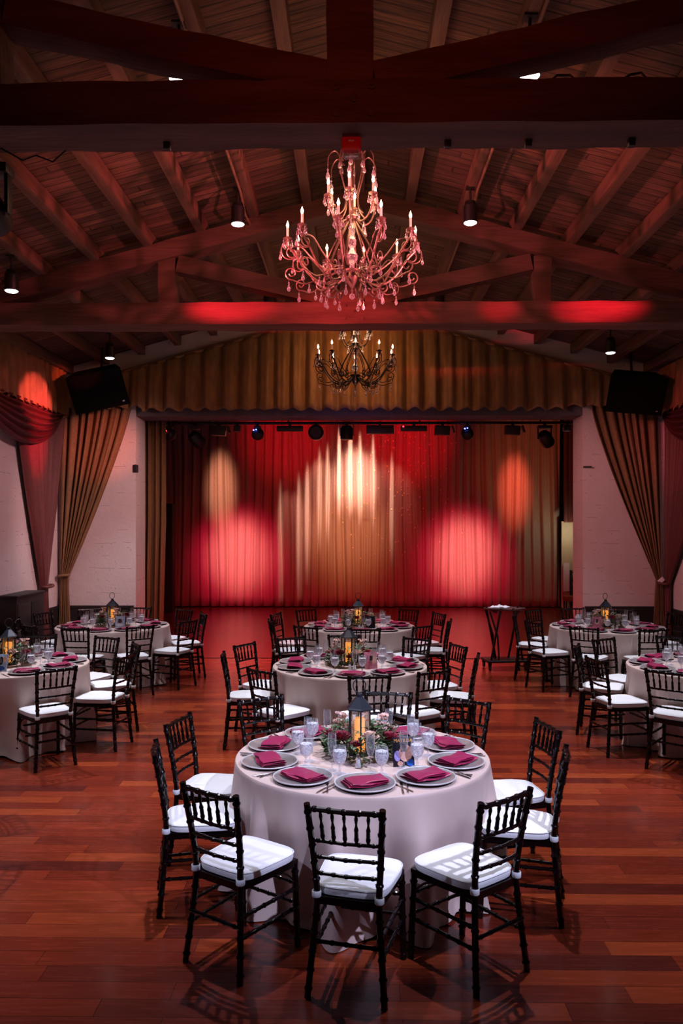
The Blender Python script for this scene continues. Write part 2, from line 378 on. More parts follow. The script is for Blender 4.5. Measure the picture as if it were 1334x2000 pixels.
class Stock:
    """first placement moves the original, later ones copy it"""
    def __init__(s, o): s.o = o; s.used = False
    def put(s, loc, rz, label, group=None):
        if not s.used:
            s.used = True; o = s.o; o.location = loc; o.rotation_euler = (0, 0, rz); o['label'] = label
            if group: o['group'] = group
            return o
        return dup(s.o, None, loc, rz, label, group)
def in_view(x, y, z=.8, mg=40):
    if y < .5: return False
    px = 691 + x / y * 1570
    return -mg < px < 1334 + mg

# ================================================================== ROOM SHELL
XL, XR, YF = -4.95, 5.15, 13.4
RZ, RS = 5.95, .265                       # underside of purlins at the ridge, slope
def roof_z(x): return RZ + .15 - RS * abs(x - .05)
fl = MB(); fl.box(((XL + XR) / 2, 4.5, -.05), (XR - XL + .6, 17.0, .1))
struct(fl.build('floor', 'floor', smooth=False))
o = MB().box((.1, 17.55, -.05), (13.0, 9.1, .1)).build('floor_stage', 'stagefloor', smooth=False); struct(o)
o = MB().box((.07, 12.985, .002), (7.4, .03, .008)).build('trim_1', 'wainscot', smooth=False); struct(o)
rf = MB()
for sx in (-1, 1):
    xe = XL - .3 if sx < 0 else XR + .3; y0, y1 = -4.0, 13.7
    a = (.05, roof_z(.05)); b = (xe, roof_z(xe))
    rf.add([(a[0], y0, a[1]), (b[0], y0, b[1]), (b[0], y1, b[1]), (a[0], y1, a[1]),
            (a[0], y0, a[1] + .1), (b[0], y0, b[1] + .1), (b[0], y1, b[1] + .1), (a[0], y1, a[1] + .1)],
           [(0, 1, 2, 3), (4, 5, 6, 7), (0, 1, 5, 4), (2, 3, 7, 6), (1, 2, 6, 5), (3, 0, 4, 7)])
struct(rf.build('ceiling', 'roof', smooth=False))
def slab(x0, x1, y0, y1, z0, z1): return ((x0 + x1) / 2, (y0 + y1) / 2, (z0 + z1) / 2), (x1 - x0, y1 - y0, z1 - z0)
wf = MB()
OL, OR_, OT = -3.65, 3.80, 3.98
zl = roof_z(XL)
wf.box(*slab(XL - .2, OL, YF, YF + .6, 0, 4.7)); wf.box(*slab(OR_, XR + .2, YF, YF + .6, 0, 4.7))
wf.add([(XL - .2, YF, 4.7), (XR + .2, YF, 4.7), (.05, YF, 6.12), (XL - .2, YF + .25, 4.7), (XR + .2, YF + .25, 4.7), (.05, YF + .25, 6.12)],
       [(0, 1, 2), (3, 5, 4), (0, 3, 4, 1), (1, 4, 5, 2), (0, 2, 5, 3)])
struct(wf.build('wall_front', 'wall', smooth=False))
struct(MB().box(*slab(OL, OR_, YF + .02, YF + .6, OT, 4.7)).build('trim_2', 'header', smooth=False))
struct(MB().box(*slab(XL - .2, XL, -4, YF, 0, 5.0)).build('wall_left', 'wall', smooth=False))
struct(MB().box(*slab(XR, XR + .2, -4, YF, 0, 5.0)).build('wall_right', 'wall', smooth=False))
struct(MB().box(*slab(XL - .2, XR + .2, -4.2, -4, 0, 6.2)).build('wall_back', 'wall', smooth=False))
for nm, bx in (('baseboard_left', slab(XL, XL + .03, -4, YF, 0, .80)), ('baseboard_right', slab(XR - .03, XR, -4, YF, 0, .80)),
               ('baseboard_front_left', slab(XL + .03, OL - .04, YF - .03, YF, 0, .80)), ('baseboard_front_right', slab(OR_ + .04, XR - .03, YF - .03, YF, 0, .80))):
    m_ = MB().box(*bx)
    c_, d_ = bx
    m_.box((c_[0], c_[1], .79), (d_[0] + .02, d_[1] + .02, .04))
    struct(m_.build(nm, 'wainscot', smooth=False))
# stage house
struct(MB().box(*slab(-6.6, -6.5, 14, 22, 0, 5.2)).build('wall_stage_left', 'dark', smooth=False))
struct(MB().box(*slab(6.5, 6.6, 14, 22, 0, 5.2)).build('wall_stage_right', 'dark', smooth=False))
struct(MB().box(*slab(-6.6, 6.6, 22, 22.1, 0, 5.2)).build('wall_stage_back', 'dark', smooth=False))
struct(MB().box(*slab(-6.6, 6.6, 14, 22.1, 5.2, 5.3)).build('ceiling_stage', 'dark', smooth=False))

# purlins along the hall
GP = 'purlins along the sloping roof'
sides = {-1: 'left', 1: 'right'}
ordn = ['first', 'second', 'third', 'fourth', 'fifth', 'sixth', 'seventh', 'eighth']
for sx in (-1, 1):
    for k in range(1, 9):
        x = .05 + sx * .6 * k - (sx * .02)
        if x < XL + .06 or x > XR - .06: continue
        zt = roof_z(x)
        b_ = MB().box((0, 4.7, -.075), (.11, 17.3, .15), bev=.008)
        o = b_.build('purlin', 'purlin'); o.location = (x, 0, zt - .012)
        tag(o, f'exposed brown roof rafter on the {sides[sx]} slope, {ordn[k-1]} one out from the ridge', 'ceiling rafter', GP)
o = MB().box((.05, 4.7, roof_z(.05) - .10), (.14, 17.3, .20), bev=.01).build('ridge_beam', 'purlin')
tag(o, 'ridge timber running the length of the roof above the chandeliers', 'beam')

# trusses
def truss(y, label, withtop=True):
    T, H = .33, .25; zb = 4.41
    t = thing('roof_truss', label, 'roof truss', (0, y, 0), group='heavy timber roof trusses')
    def hew(a, b, h, seed, wy=T):     # hand-hewn timber
        a = Vector(a); b = Vector(b); t_ = (b - a).normalized(); n = Vector((0, 1, 0)); u = t_.cross(n); L = (b - a).length
        N = max(4, int(L / .14)); mb = MB(); vs = []; fs = []
        ring = [(-1, -1), (0, -1), (1, -1), (1, 0), (1, 1), (0, 1), (-1, 1), (-1, 0)]
        for i in range(N + 1):
            p = a + t_ * L * i / N
            for k, (c1, c2) in enumerate(ring):
                q = p + n * c1 * wy / 2 * (.97 if c1 and c2 else 1) + u * c2 * h / 2 * (.97 if c1 and c2 else 1)
                d = noise.noise(q * 3.3 + Vector((seed, 0, 0))) * .012
                vs.append(q + (n * c1 + u * c2) * d)
        for i in range(N):
            for k in range(8): j = (k + 1) % 8; fs.append((i * 8 + k, i * 8 + j, (i + 1) * 8 + j, (i + 1) * 8 + k))
        fs.append(tuple(range(8))); fs.append(tuple(N * 8 + k for k in reversed(range(8))))
        return mb.add(vs, fs)
    hew((XL + .02, T / 2, zb + H / 2), (XR - .02, T / 2, zb + H / 2), H, y).build('tie_beam', 'beam', t)
    hew((-.02, T / 2, zb + H - .01), (-.02, T / 2, RZ - .12), .27, y + 3, T * .82).build('king_post', 'beam', t)
    for sx in (-1, 1):
        xe = XL + .05 if sx < 0 else XR - .05
        off = .05 + .10
        hew((.05, T / 2, RZ - .11), (xe, T / 2, RZ - .11 - RS * abs(xe - .05)), .2, y + 5 + sx, T * .85).build('top_chord', 'beam', t)
        xq = sx * 2.12
        hew((xq, T / 2, zb + H - .01), (xq, T / 2, RZ - .2 - RS * abs(xq)), .20, y + 7 + sx, T * .6).build('queen_post', 'beam', t)
        hew((sx * .12, T / 2, zb + H + .04), (sx * 2.0, T / 2, RZ - .30 - RS * 2.0), .19, y + 9 + sx, T * .6).build('strut', 'beam', t)
    for dx, dz in ((-.10, .21), (.10, .21), (0, .14), (-.10, .06), (.10, .06)):
        b = MB(); mx = Matrix.Translation((dx, -.005, zb + dz)) @ Matrix.Rotation(pi / 2, 4, 'X')
        b.lathe([(.026, 0), (.026, .006), (.013, .008), (.013, .022), (0, .024)], 8, mx); b.build('bolt', 'beam', t)
    return t
truss(4.5, 'dark hand hewn timber truss nearest the camera, crossing the top of the photo')
truss(9.0, 'hand hewn timber truss splashed with red light beyond the large chandelier')

# conduits along the purlins that carry the ceiling cans
for sx in (-1, 1):
    x = .05 + sx * 1.18; z = roof_z(x) - .19
    pts = [(x + sx * .04, y, z) for y in (1.2, 3.2, 5.2, 6.2, 7.5, 8.25)] + [(x + sx * .04, 8.6, z - .10), (x + sx * .04, 9.4, z - .02), (x + sx * .04, 11.3, z)]
    mb = MB().tube(pts, .014, 8)
    o = mb.build('conduit', 'conduit'); tag(o, f'thin conduit pipe along the rafter {sides[sx]} of the ridge, feeding the can lights', 'conduit pipe', 'conduits along the rafters')
for sx in (-1, 1):
    x = sx * 2.95 ; z0 = roof_z(x) - .19
    mb = MB().tube([(x, 2.2, z0 - .05), (x - sx * .02, 3.4, z0), (x, 4.2, z0 - .02)], .012, 8)

# ceiling cans
t = thing('ceiling_can_light', '', 'ceiling light')
MB().lathe([(.078, .0), (.078, .012), (.07, .014), (.07, .19), (.06, .20), (.055, .24), (.0, .245)], 20).build('housing', 'black', t)
MB().lathe([(.0, -.014), (.054, -.012), (.066, -.002), (.066, .004), (0, .004)], 20).build('lens', 'lens', t)
MB().tube([(0, 0, .24), (0, 0, .30), (0, 0, .40)], .012, 8).build('stem', 'black', t)
MB().box((0, 0, .40), (.09, .09, .02), bev=.004).build('mounting_plate', 'black', t)
can = Stock(t)
cl = ['on the left above the near truss', 'on the right above the near truss', 'left of the large chandelier', 'right of the large chandelier',
      'at the far left edge beyond the near truss', 'at the far right edge beyond the near truss', 'above the left wall speaker', 'above the right wall speaker',
      'behind the red beam, left', 'behind the red beam, right', '', '']
for i, (x, y, z, p, c) in enumerate(CANS):
    if not in_view(x, y, z): continue
    o = can.put((x, y, z), 0, 'black can light with glowing lens ' + cl[i], 'ceiling can lights')
    top = roof_z(x) - .165 - z
    for k in kids(o) if i == 0 else [c_ for c_ in bpy.data.objects if c_.parent == o]:
        if k.name.startswith('stem'): k.scale = (1, 1, 1)
    o.scale = (1, 1, max(.9, top / .41))

# fire alarm strobe beneath the near truss
t = thing('alarm_strobe', 'small red alarm box with clear lens under the middle of the near truss', 'fire alarm', (-.015, 4.66, 4.285))
MB().box((0, 0, .075), (.115, .07, .075), bev=.012).build('housing', 'alarm', t)
MB().box((0, 0, .020), (.095, .055, .038), bev=.012).build('strobe_lens', 'crystal', t)
MB().box((0, -.036, .085), (.032, .004, .008)).build('label_plate', 'white', t)
MB().box((0, 0, .12), (.10, .06, .02)).build('back_box', 'beam', t)

# clips and dangling cable under the near truss
for i, x in enumerate((-1.1, .55, 1.02, 1.62)):
    o = MB().box((x, 4.72, 4.39), (.04, .04, .045), bev=.006).build('clamp', 'black')
    tag(o, 'tiny black clamp under the near truss, ' + ['left of the alarm box', 'just right of the alarm box', 'second right of the alarm box', 'third right of the alarm box'][i], 'clamp', 'clamps under the near truss')
o = MB().tube([(-2.1, 4.75, 4.40), (-1.98, 4.78, 4.34), (-1.9, 4.78, 4.37), (-1.8, 4.78, 4.33), (-1.72, 4.78, 4.40)], .005, 6).build('cable', 'black')
tag(o, 'thin black cable drooping from the left end of the near truss', 'cable')
o = MB().tube([(1.1, 4.56, 4.66), (1.15, 4.56, 4.70), (1.22, 4.56, 4.70), (1.26, 4.56, 4.665), (1.5, 4.56, 4.665), (1.56, 4.56, 4.70), (1.62, 4.56, 4.71), (1.66, 4.56, 4.665)], .007, 6).build('cable', 'black')
tag(o, 'black cable looping along the top of the near truss at right', 'cable')

# stage heads hung on the near truss at the frame's edges
def moving_head(loc, label, group=None, rot=0, s=1.):
    t = thing('stage_light', label, 'stage light', loc, rot, group)
    MB().lathe([(.085 * s, -.16 * s), (.095 * s, -.13 * s), (.10 * s, .02 * s), (.08 * s, .10 * s), (0, .12 * s)], 16, Matrix.Rotation(radians(70), 4, 'X')).build('lamp_head', 'black', t)
    for sx in (-1, 1): MB().box((sx * .12 * s, 0, .09 * s), (.025 * s, .07 * s, .25 * s), bev=.006 * s).build('yoke', 'black', t)
    MB().box((0, 0, .235 * s), (.27 * s, .13 * s, .06 * s), bev=.01 * s).build('base', 'black', t)
    return t
for (x, y, z), l in zip(HEADS, ('left', 'right')):
    moving_head((x * 1.01, y, z), f'black stage light hanging under the {l} end of the near truss', 'stage lights under the near truss')

# ================================================================== DRAPERY
def fold(u, n, seed, sharp=.35):
    a = u * n * 2 * pi + 1.4 * sin(u * 9.1 + seed) + .6 * sin(u * 23.7 + seed * 2)
    return sin(a) * .75 + sin(2 * a + seed) * sharp * .5 + .25 * sin(u * n * 5.3 + seed)
def drape(name, m, frame, rows, n, amp, seed, nu=None, parent=None, thick=.006, endamp=1.):
    """frame(s, d, z): s along the wall, d out of it.  rows: (z, s0, s1, amp_scale)"""
    nu = nu or n * 10; V = 40
    def interp(v):
        k = v * (len(rows) - 1); i = min(int(k), len(rows) - 2); f = k - i
        return [rows[i][j] * (1 - f) + rows[i + 1][j] * f for j in range(4)]
    def fn(u, v):
        z, s0, s1, am = interp(v)
        uu = u + .012 * sin(v * 5 + seed + u * 30) * v
        return frame(s0 + (s1 - s0) * u, amp * am * fold(uu, n, seed) + amp * am, z)
    return MB().grid(fn, nu, V).build(name, m, parent, thick=thick)
front = lambda s, d, z: (s, YF - .06 - d, z)
left = lambda s, d, z: (XL + .06 + d, s, z)
right = lambda s, d, z: (XR - .06 - d, s, z)

# gold valance across the stage wall
def val(x0, x1, frame, zt, zb, n, amp, seed, nu):
    def fn(u, v):
        s = x0 + (x1 - x0) * u; t_ = zt(s); b_ = zb(s) + .025 * sin(u * n * 6.28 + 1) * v
        return frame(s, .02 + amp * (1 + fold(u, n, seed, .5)) * (.35 + .65 * min(1, v * 1.8)) , t_ + (b_ - t_) * v)
    return MB().grid(fn, nu, 16)
vx0, vx1 = -4.80, 5.0
v = thing('stage_valance', 'wide pleated gold velvet valance hung along the top of the stage wall', 'valance', (0, 0, 0))
vt = lambda s: min(roof_z(s) - .28, 5.55 - .05 * abs(s))
vt2 = lambda s: RZ - .22 - RS * abs(s - .05)
o = val(vx0, vx1, lambda s, d, z: (s, 13.30 - d, z), vt2, lambda s: 4.06 + (.04 if abs(s) > 3.5 else 0), 34, .075, 1.7, 720).build('pleated_cloth', 'gold', v, thick=.008)
MB().tube([(vx0, 13.27, vt2(vx0)), (.05, 13.27, vt2(.05)), (vx1, 13.27, vt2(vx1))], .03, 8).build('heading_rail', 'gold', v)
o = val(8.0, 13.15, lambda s, d, z: (XL + .16 + d, s, z), lambda s: 4.74, lambda s: 3.93, 24, .05, 4.2, 380).build('side_valance', 'gold', thick=.008)
tag(o, 'pleated gold valance along the top of the left wall, hit by red light', 'valance', 'side wall valances')
o = val(8.0, 13.15, lambda s, d, z: (XR - .16 - d, s, z), lambda s: 4.72, lambda s: 3.93, 24, .05, 2.2, 380).build('side_valance', 'gold', thick=.008)
tag(o, 'pleated valance along the top of the right wall, in deep shade', 'valance', 'side wall valances')

def tied(name, label, m, frame, top, tie, zt, ztie, zb, n, amp, seed, flare):
    s0, s1 = top; t0, t1 = tie
    t = thing(name, label, 'curtain', (0, 0, 0), 0, 'tied back wall curtains')
    rows = []
    for k in range(13):
        f = k / 12; z = zt + (ztie - zt) * f; e = f ** 1.18
        e0 = f ** .9
        rows.append((z, s0 + (t0 - s0) * (e if abs(t0 - s0) > .5 else f), s1 + (t1 - s1) * (e if abs(t1 - s1) > .5 else f), 1 - .5 * f))
    c = (t0 + t1) / 2
    for f in (.15, .4, .7, 1.):
        rows.append((ztie + (zb - ztie) * f, c - flare * (.5 + .5 * f), c + flare * (.5 + .5 * f), .6))
    drape('drape_cloth', m, frame, rows, n, amp, seed, parent=t)
    # tie band
    P = []
    for i in range(17):
        a = 2 * pi * i / 16; P.append(frame(c + cos(a) * (abs(t1 - t0) / 2 + .02), amp * .8 + .05 + sin(a) * .07, ztie + .01 * cos(a)))
    MB().tube(P, .022, 8).build('tieback', m, t)
    return t
tied('wall_curtain', 'bronze curtain tied back left of the stage opening, glowing red near its top', 'olive', front, (-4.84, -3.70), (-4.88, -4.74), 4.12, 1.32, .30, 8, .06, 2.3, .10)
tied('wall_curtain', 'dull red curtain tied back on the left wall beneath the swag', 'rose_drape', left, (11.45, 13.22), (12.45, 12.62), 4.0, 1.2, .25, 9, .06, 5.3, .13)
tied('wall_curtain', 'bronze curtain tied back right of the stage opening with a white tag', 'olive', front, (3.88, 5.0), (4.98, 5.10 - .04), 4.12, 1.25, .30, 8, .06, 1.1, .10)
tied('wall_curtain', 'dark burgundy curtain tied back on the right wall at the frame edge', 'rose_drape', right, (11.0, 13.18), (12.98, 13.15), 4.0, 1.22, .25, 13, .04, 7.3, .12)
o = MB().box((0, 0, 0), (.10, .012, .07), Matrix.Translation((4.98, 13.10, 1.26)) @ Matrix.Rotation(-.7, 4, 'Y'), bev=.003).build('paper_tag', 'paper')
tag(o, 'small white paper tag on the tieback of the right bronze curtain', 'tag')

def swag(frame, s0, s1, zt, sag, seed, label):
    def fn(u, v):
        k = 4 * u * (1 - u)
        z = zt - v * sag * (k ** .8) - .02 * v
        return frame(s0 + (s1 - s0) * u, .14 + .10 * k * sin(v * 3.1) + (.045) * sin(v * 40 + seed + 1.0 * sin(u * 5)) * k, z + .05 * (1 - k) * 0)
    o = MB().grid(fn, 60, 90).build('curtain_swag', 'swag', thick=.008)
    return tag(o, label, 'swag', 'burgundy swags')
swag(left, 10.0, 13.05, 3.98, .62, .3, 'burgundy swag draped in curved folds beneath the left wall valance')
swag(right, 10.4, 13.0, 3.98, .60, 1.3, 'dark burgundy swag beneath the right wall valance at the frame edge')

# legs and back curtain on the stage
o = drape('stage_leg_curtain', 'olive', lambda s, d, z: (s, 14.35 - d, z), [(4.5, -3.98, -3.36, 1), (2.2, -3.98, -3.36, 1), (.03, -4.0, -3.42, 1.0)], 6, .05, 3.1)
tag(o, 'narrow bronze leg curtain just inside the left edge of the stage opening', 'curtain')
o = drape('stage_wing_curtain', 'olive', lambda s, d, z: (s, 20.3 - d, z), [(5.0, -6.2, -4.85, 1), (2.4, -6.2, -4.82, 1), (.03, -6.2, -4.8, 1)], 9, .05, 6.1)
tag(o, 'dim bronze wing curtain at the left back of the stage', 'curtain')
CL, CR = -5.4, 5.38
def cf(u, v):
    x = CL + (CR - CL) * u
    d = .052 * (1 + fold(u + .003 * sin(v * 4 + u * 40), 46, .9, .6)) + .04 * sin(u * 77 + 1) 
    return (x, CY + .15 - d, 5.1 - 5.08 * v)
t = thing('stage_backdrop_curtain', 'full width pleated stage curtain glowing with red, pink and amber spotlights', 'curtain')
MB().grid(cf, 800, 20).build('curtain_cloth', 'stage', t, thick=.01)
q = MB()  # small gold quads painted in for dots of light thrown on the curtain
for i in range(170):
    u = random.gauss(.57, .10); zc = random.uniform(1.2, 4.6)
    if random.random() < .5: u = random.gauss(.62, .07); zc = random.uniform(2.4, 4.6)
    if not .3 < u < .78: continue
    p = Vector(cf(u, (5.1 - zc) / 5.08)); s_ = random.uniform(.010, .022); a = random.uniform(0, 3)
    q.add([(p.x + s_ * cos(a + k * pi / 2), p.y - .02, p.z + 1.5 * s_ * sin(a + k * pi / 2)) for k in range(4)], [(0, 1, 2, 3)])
o = q.build('light_dots', 'sequin', t, thick=.002); o['kind'] = 'stuff'
o = drape('side_masking_curtain', 'rose_drape', lambda s, d, z: (s, 20.6 - d, z), [(5.2, 5.34, 6.2, 1), (3., 5.34, 6.2, 1), (2.22, 5.34, 6.2, 1)], 6, .05, 3.3)
tag(o, 'short dull red masking curtain above the lit doorway at stage right', 'curtain')
# dark cabinet at stage left
t = thing('equipment_cabinet', 'tall narrow black cabinet standing at the left rear of the stage', 'cabinet', (-4.66, 19.9, 0))
MB().box((0, 0, 1.35), (.38, .35, 2.66), bev=.01).build('body', 'dark', t)
MB().box((.0, -.185, 1.35), (.34, .02, 2.5), bev=.005).build('door', 'wainscot', t)
MB().tube([(.12, -.21, 1.2), (.12, -.22, 1.35), (.12, -.21, 1.5)], .008).build('handle', 'iron', t)
# lit back room at stage right
struct(MB().box(*slab(5.34, 5.9, 20.75, 20.8, 0.0, 2.25)).build('wall_backroom', 'beige', smooth=False))
o = MB().box(*slab(5.36, 5.52, 20.66, 20.70, .45, 1.18), bev=.004).build('notice_board', 'paper'); tag(o, 'tall white board leaning in the doorway at stage right', 'board')
t = thing('shelf_rack', 'small black rack standing in the doorway at stage right', 'rack', (5.62, 20.6, 0))
for z in (.35, .55, .75, .95): MB().box((0, 0, z), (.16, .18, .03)).build('shelf', 'dark', t)
for sx in (-1, 1): MB().box((sx * .08, 0, .5), (.02, .18, 1.0)).build('side_panel', 'dark', t)
o = thing('padded_stool', 'reddish brown padded stool in the doorway at stage right', 'stool', (5.46, 20.4, 0))
MB().box((0, 0, .30), (.30, .26, .14), bev=.03).build('seat', 'stool', o)
for a in (-1, 1):
    for b in (-1, 1): MB().box((a * .12, b * .1, .12), (.03, .03, .23)).build('leg', 'dark', o)
point((5.45, 20.15, 2.0), 9, (1, .85, .6), .05, 'backroom_lamp')
# small boxes on the proscenium jambs
o = MB().box((-3.655, 13.42, 3.10), (.07, .09, .13), bev=.008).build('wall_sensor', 'black'); tag(o, 'small black box fixed on the left edge of the stage opening', 'sensor')
o = MB().tube([(3.80, 13.38, 3.12), (3.88, 13.36, 3.12), (3.93, 13.34, 3.12)], .012).build('wall_hook', 'black'); tag(o, 'small black hook on the right edge of the stage opening', 'hook')

# lighting bar with fixtures across the opening
PY, PZ = 14.7, 4.02
o = MB().tube([(-3.9, PY, PZ), (0, PY, PZ), (4.0, PY, PZ)], .025, 10).build('lighting_bar', 'black'); tag(o, 'black pipe carrying the row of stage lights beneath the stage header', 'pipe')
for hx in (-3.4, -1.2, 1.2, 3.4):
    o = MB().tube([(hx, PY, PZ), (hx, PY, 4.6), (hx, PY, 5.2)], .015, 8).build('hanger_pipe', 'black'); tag(o, 'thin pipe dropping from the stage roof to the lighting bar, ' + {-3.4: 'leftmost', -1.2: 'left of the middle', 1.2: 'right of the middle', 3.4: 'rightmost'}[hx], 'pipe', 'hanger pipes of the lighting bar')
def SX(px): return (px - 691) / 1570 * PY
def hang(px, kind, desc, led=None):
    x = SX(px); G = 'stage lights on the bar'
    t = thing('stage_light', desc, 'stage light', (x, PY, PZ), 0, G)
    MB().box((0, 0, -.02), (.05, .06, .09), bev=.008).build('clamp', 'black', t)
    if kind == 'head':
        MB().lathe([(.10, -.15), (.12, -.12), (.12, .06), (.09, .14), (0, .16)], 16, Matrix.Translation((.03, .02, -.29)) @ Matrix.Rotation(radians(-40), 4, 'Y') @ Matrix.Rotation(radians(35), 4, 'X')).build('lamp_head', 'black', t)
        for sx in (-1, 1): MB().box((sx * .12, 0, -.19), (.025, .06, .22), bev=.005).build('yoke', 'black', t)
        MB().box((0, 0, -.08), (.26, .14, .06), bev=.01).build('base', 'black', t)
    elif kind == 'ball':
        MB().ball((0, 0, -.20), .115, 18).build('lamp_head', 'black', t)
        MB().box((0, 0, -.08), (.12, .10, .05), bev=.01).build('base', 'black', t)
    elif kind == 'round':
        MB().lathe([(.0, -.10), (.125, -.10), (.14, -.08), (.14, .05), (.10, .10), (0, .10)], 22, Matrix.Translation((0, 0, -.17)) @ Matrix.Rotation(pi / 2, 4, 'X')).build('lamp_head', 'black', t)
    elif kind == 'par':
        MB().lathe([(.105, -.30), (.115, -.29), (.115, -.10), (.08, -.05), (0, -.04)], 18).build('lamp_head', 'black', t)
        for sx in (-1, 1): MB().box((sx * .125, 0, -.13), (.015, .04, .2)).build('yoke', 'black', t)
    elif kind == 'bar':
        MB().box((0, 0, -.10), (.48, .11, .10), bev=.02).build('lamp_bar', 'black', t)
    elif kind == 'wide':
        MB().box((0, 0, -.12), (.50, .16, .15), bev=.01).build('lamp_box', 'black', t)
    elif kind == 'box':
        MB().box((0, 0, -.14), (.27, .18, .17), Matrix.Rotation(.06, 4, 'Y'), bev=.012).build('lamp_box', 'black', t)
        MB().box((.14, -.02, -.17), (.03, .16, .13), Matrix.Rotation(-.3, 4, 'Y')).build('barn_door', 'black', t)
    elif kind == 'small':
        MB().box((0, 0, -.10), (.13, .10, .11), bev=.01).build('lamp_box', 'black', t)
    if led:
        MB().ball((led[1], -.125, led[2]), .014, 8).build('indicator', led[0], t)
        if led[0] == 'blueled': MB().ball((led[1] + .045, -.125, led[2] + .01), .012, 8).build('indicator', led[0], t)
hang(330, 'ball', 'round black stage light with a red dot, leftmost on the bar', ('redled', -.04, -.15))
hang(380, 'head', 'black moving head light tilted down, second from the bar\'s left end')
hang(427, 'box', 'square black stage light with side flap, third from the left')
hang(463, 'small', 'tiny black stage fixture between the square light and blue-lit ball')
hang(503, 'ball', 'round black stage light with blue dots, left half of the bar', ('blueled', -.06, -.14))
hang(566, 'bar', 'long thin black light bar left of the round lamp')
hang(617, 'round', 'disc shaped black stage lamp near the middle of the bar')
hang(677, 'par', 'upright black can shaped stage light at the middle of the bar')
hang(742, 'wide', 'wide black rectangular stage light just right of the middle')
hang(808, 'bar', 'long thin black light bar with a red dot, right half', ('redled', -.2, -.08))
hang(864, 'box', 'square black stage light between the light bar and blue-lit ball')
hang(912, 'ball', 'round black stage light with blue dots, right half of the bar', ('blueled', -.06, -.12))
hang(1000, 'box', 'square black stage light second before the right end of the bar')
hang(1062, 'head', 'black moving head light tilted down near the bar\'s right end')
hang(1105, 'small', 'tiny black fixture at the right end of the bar')

# wall speakers
def speaker(loc, rz, roll, label):
    t = thing('loudspeaker', label, 'loudspeaker', loc, rz, 'wall speakers')
    R = Matrix.Rotation(roll, 4, 'Y') @ Matrix.Rotation(radians(22), 4, 'X')
    b = MB(); w1, w2, h, d = .42, .31, .29, .42
    b.add([(-w1, -d / 2, -h), (w1, -d / 2, -h), (w1, -d / 2, h), (-w1, -d / 2, h), (-w2, d / 2, -h), (w2, d / 2, -h), (w2, d / 2, h), (-w2, d / 2, h)],
          [(0, 1, 2, 3), (4, 7, 6, 5), (0, 4, 5, 1), (3, 2, 6, 7), (0, 3, 7, 4), (1, 5, 6, 2)], R); b.build('cabinet', 'speaker', t, smooth=False)
    MB().box((0, -d / 2 - .008, 0), (w1 * 1.9, .02, h * 1.85), R, bev=.006).build('grille', 'speaker', t)
    MB().box((w1 * .8, -d / 2 - .022, -h * .75), (.035, .008, .02), R).build('badge', 'steel', t)
    MB().tube([(0, .1, .1), (0, .18, .40), (0, .25, .69)], .02, 8).build('bracket', 'black', t)
speaker((-3.99, 12.55, 4.30), .12, radians(-13), 'large black loudspeaker hung in the left corner over the gold valance')
speaker((4.35, 12.55, 4.22), -.12, radians(6), 'large black loudspeaker hung in the right corner, lost in shade')

# dark sideboard on the left wall
t = thing('sideboard', 'tall dark wooden sideboard against the left wall beneath the tied curtain', 'sideboard', (XL + .18, 11.48, 0))
MB().box((0, 0, .58), (.26, .96, 1.14), bev=.01).build('body', 'wainscot', t)
MB().box((0, 0, 1.165), (.29, 1.0, .03), bev=.006).build('top', 'wainscot', t)
for s_ in (-1, 1):
    d = MB().box((.135, s_ * .235, .58), (.012, .44, .95), bev=.004).build('door', 'wainscot', t)
    MB().ball((.148, s_ * .06, .62), .014, 8).build('knob', 'iron', d)

# ================================================================== CHANDELIERS
def curve(pts, n=8):
    P = [Vector(p) for p in pts]; out = []
    for i in range(len(P) - 1):
        p0 = P[max(i - 1, 0)]; p1 = P[i]; p2 = P[i + 1]; p3 = P[min(i + 2, len(P) - 1)]
        for k in range(n):
            t = k / n; out.append(.5 * ((2 * p1) + (p2 - p0) * t + (2 * p0 - 5 * p1 + 4 * p2 - p3) * t * t + (3 * p1 - p0 - 3 * p2 + p3) * t ** 3))
    out.append(P[-1]); return out
def spiral(cx, cz, r0, r1, a0, turns, n=22):
    return [(cx + (r0 + (r1 - r0) * i / n) * cos(a0 + turns * 2 * pi * i / n), 0, cz + (r0 + (r1 - r0) * i / n) * sin(a0 + turns * 2 * pi * i / n)) for i in range(n + 1)]
def crystal(size=1., chain=0.03):
    m = MB(); s = size
    m.tube([(0, 0, 0), (0, 0, -chain)], .0012, 4)
    m.ball((0, 0, -chain - .006 * s), .007 * s, 6)
    z = -chain - .012 * s
    m.lathe([(0, z), (.004 * s, z - .006 * s), (.009 * s, z - .022 * s), (.014 * s, z - .038 * s), (.012 * s, z - .050 * s), (0, z - .060 * s)], 7)
    return m
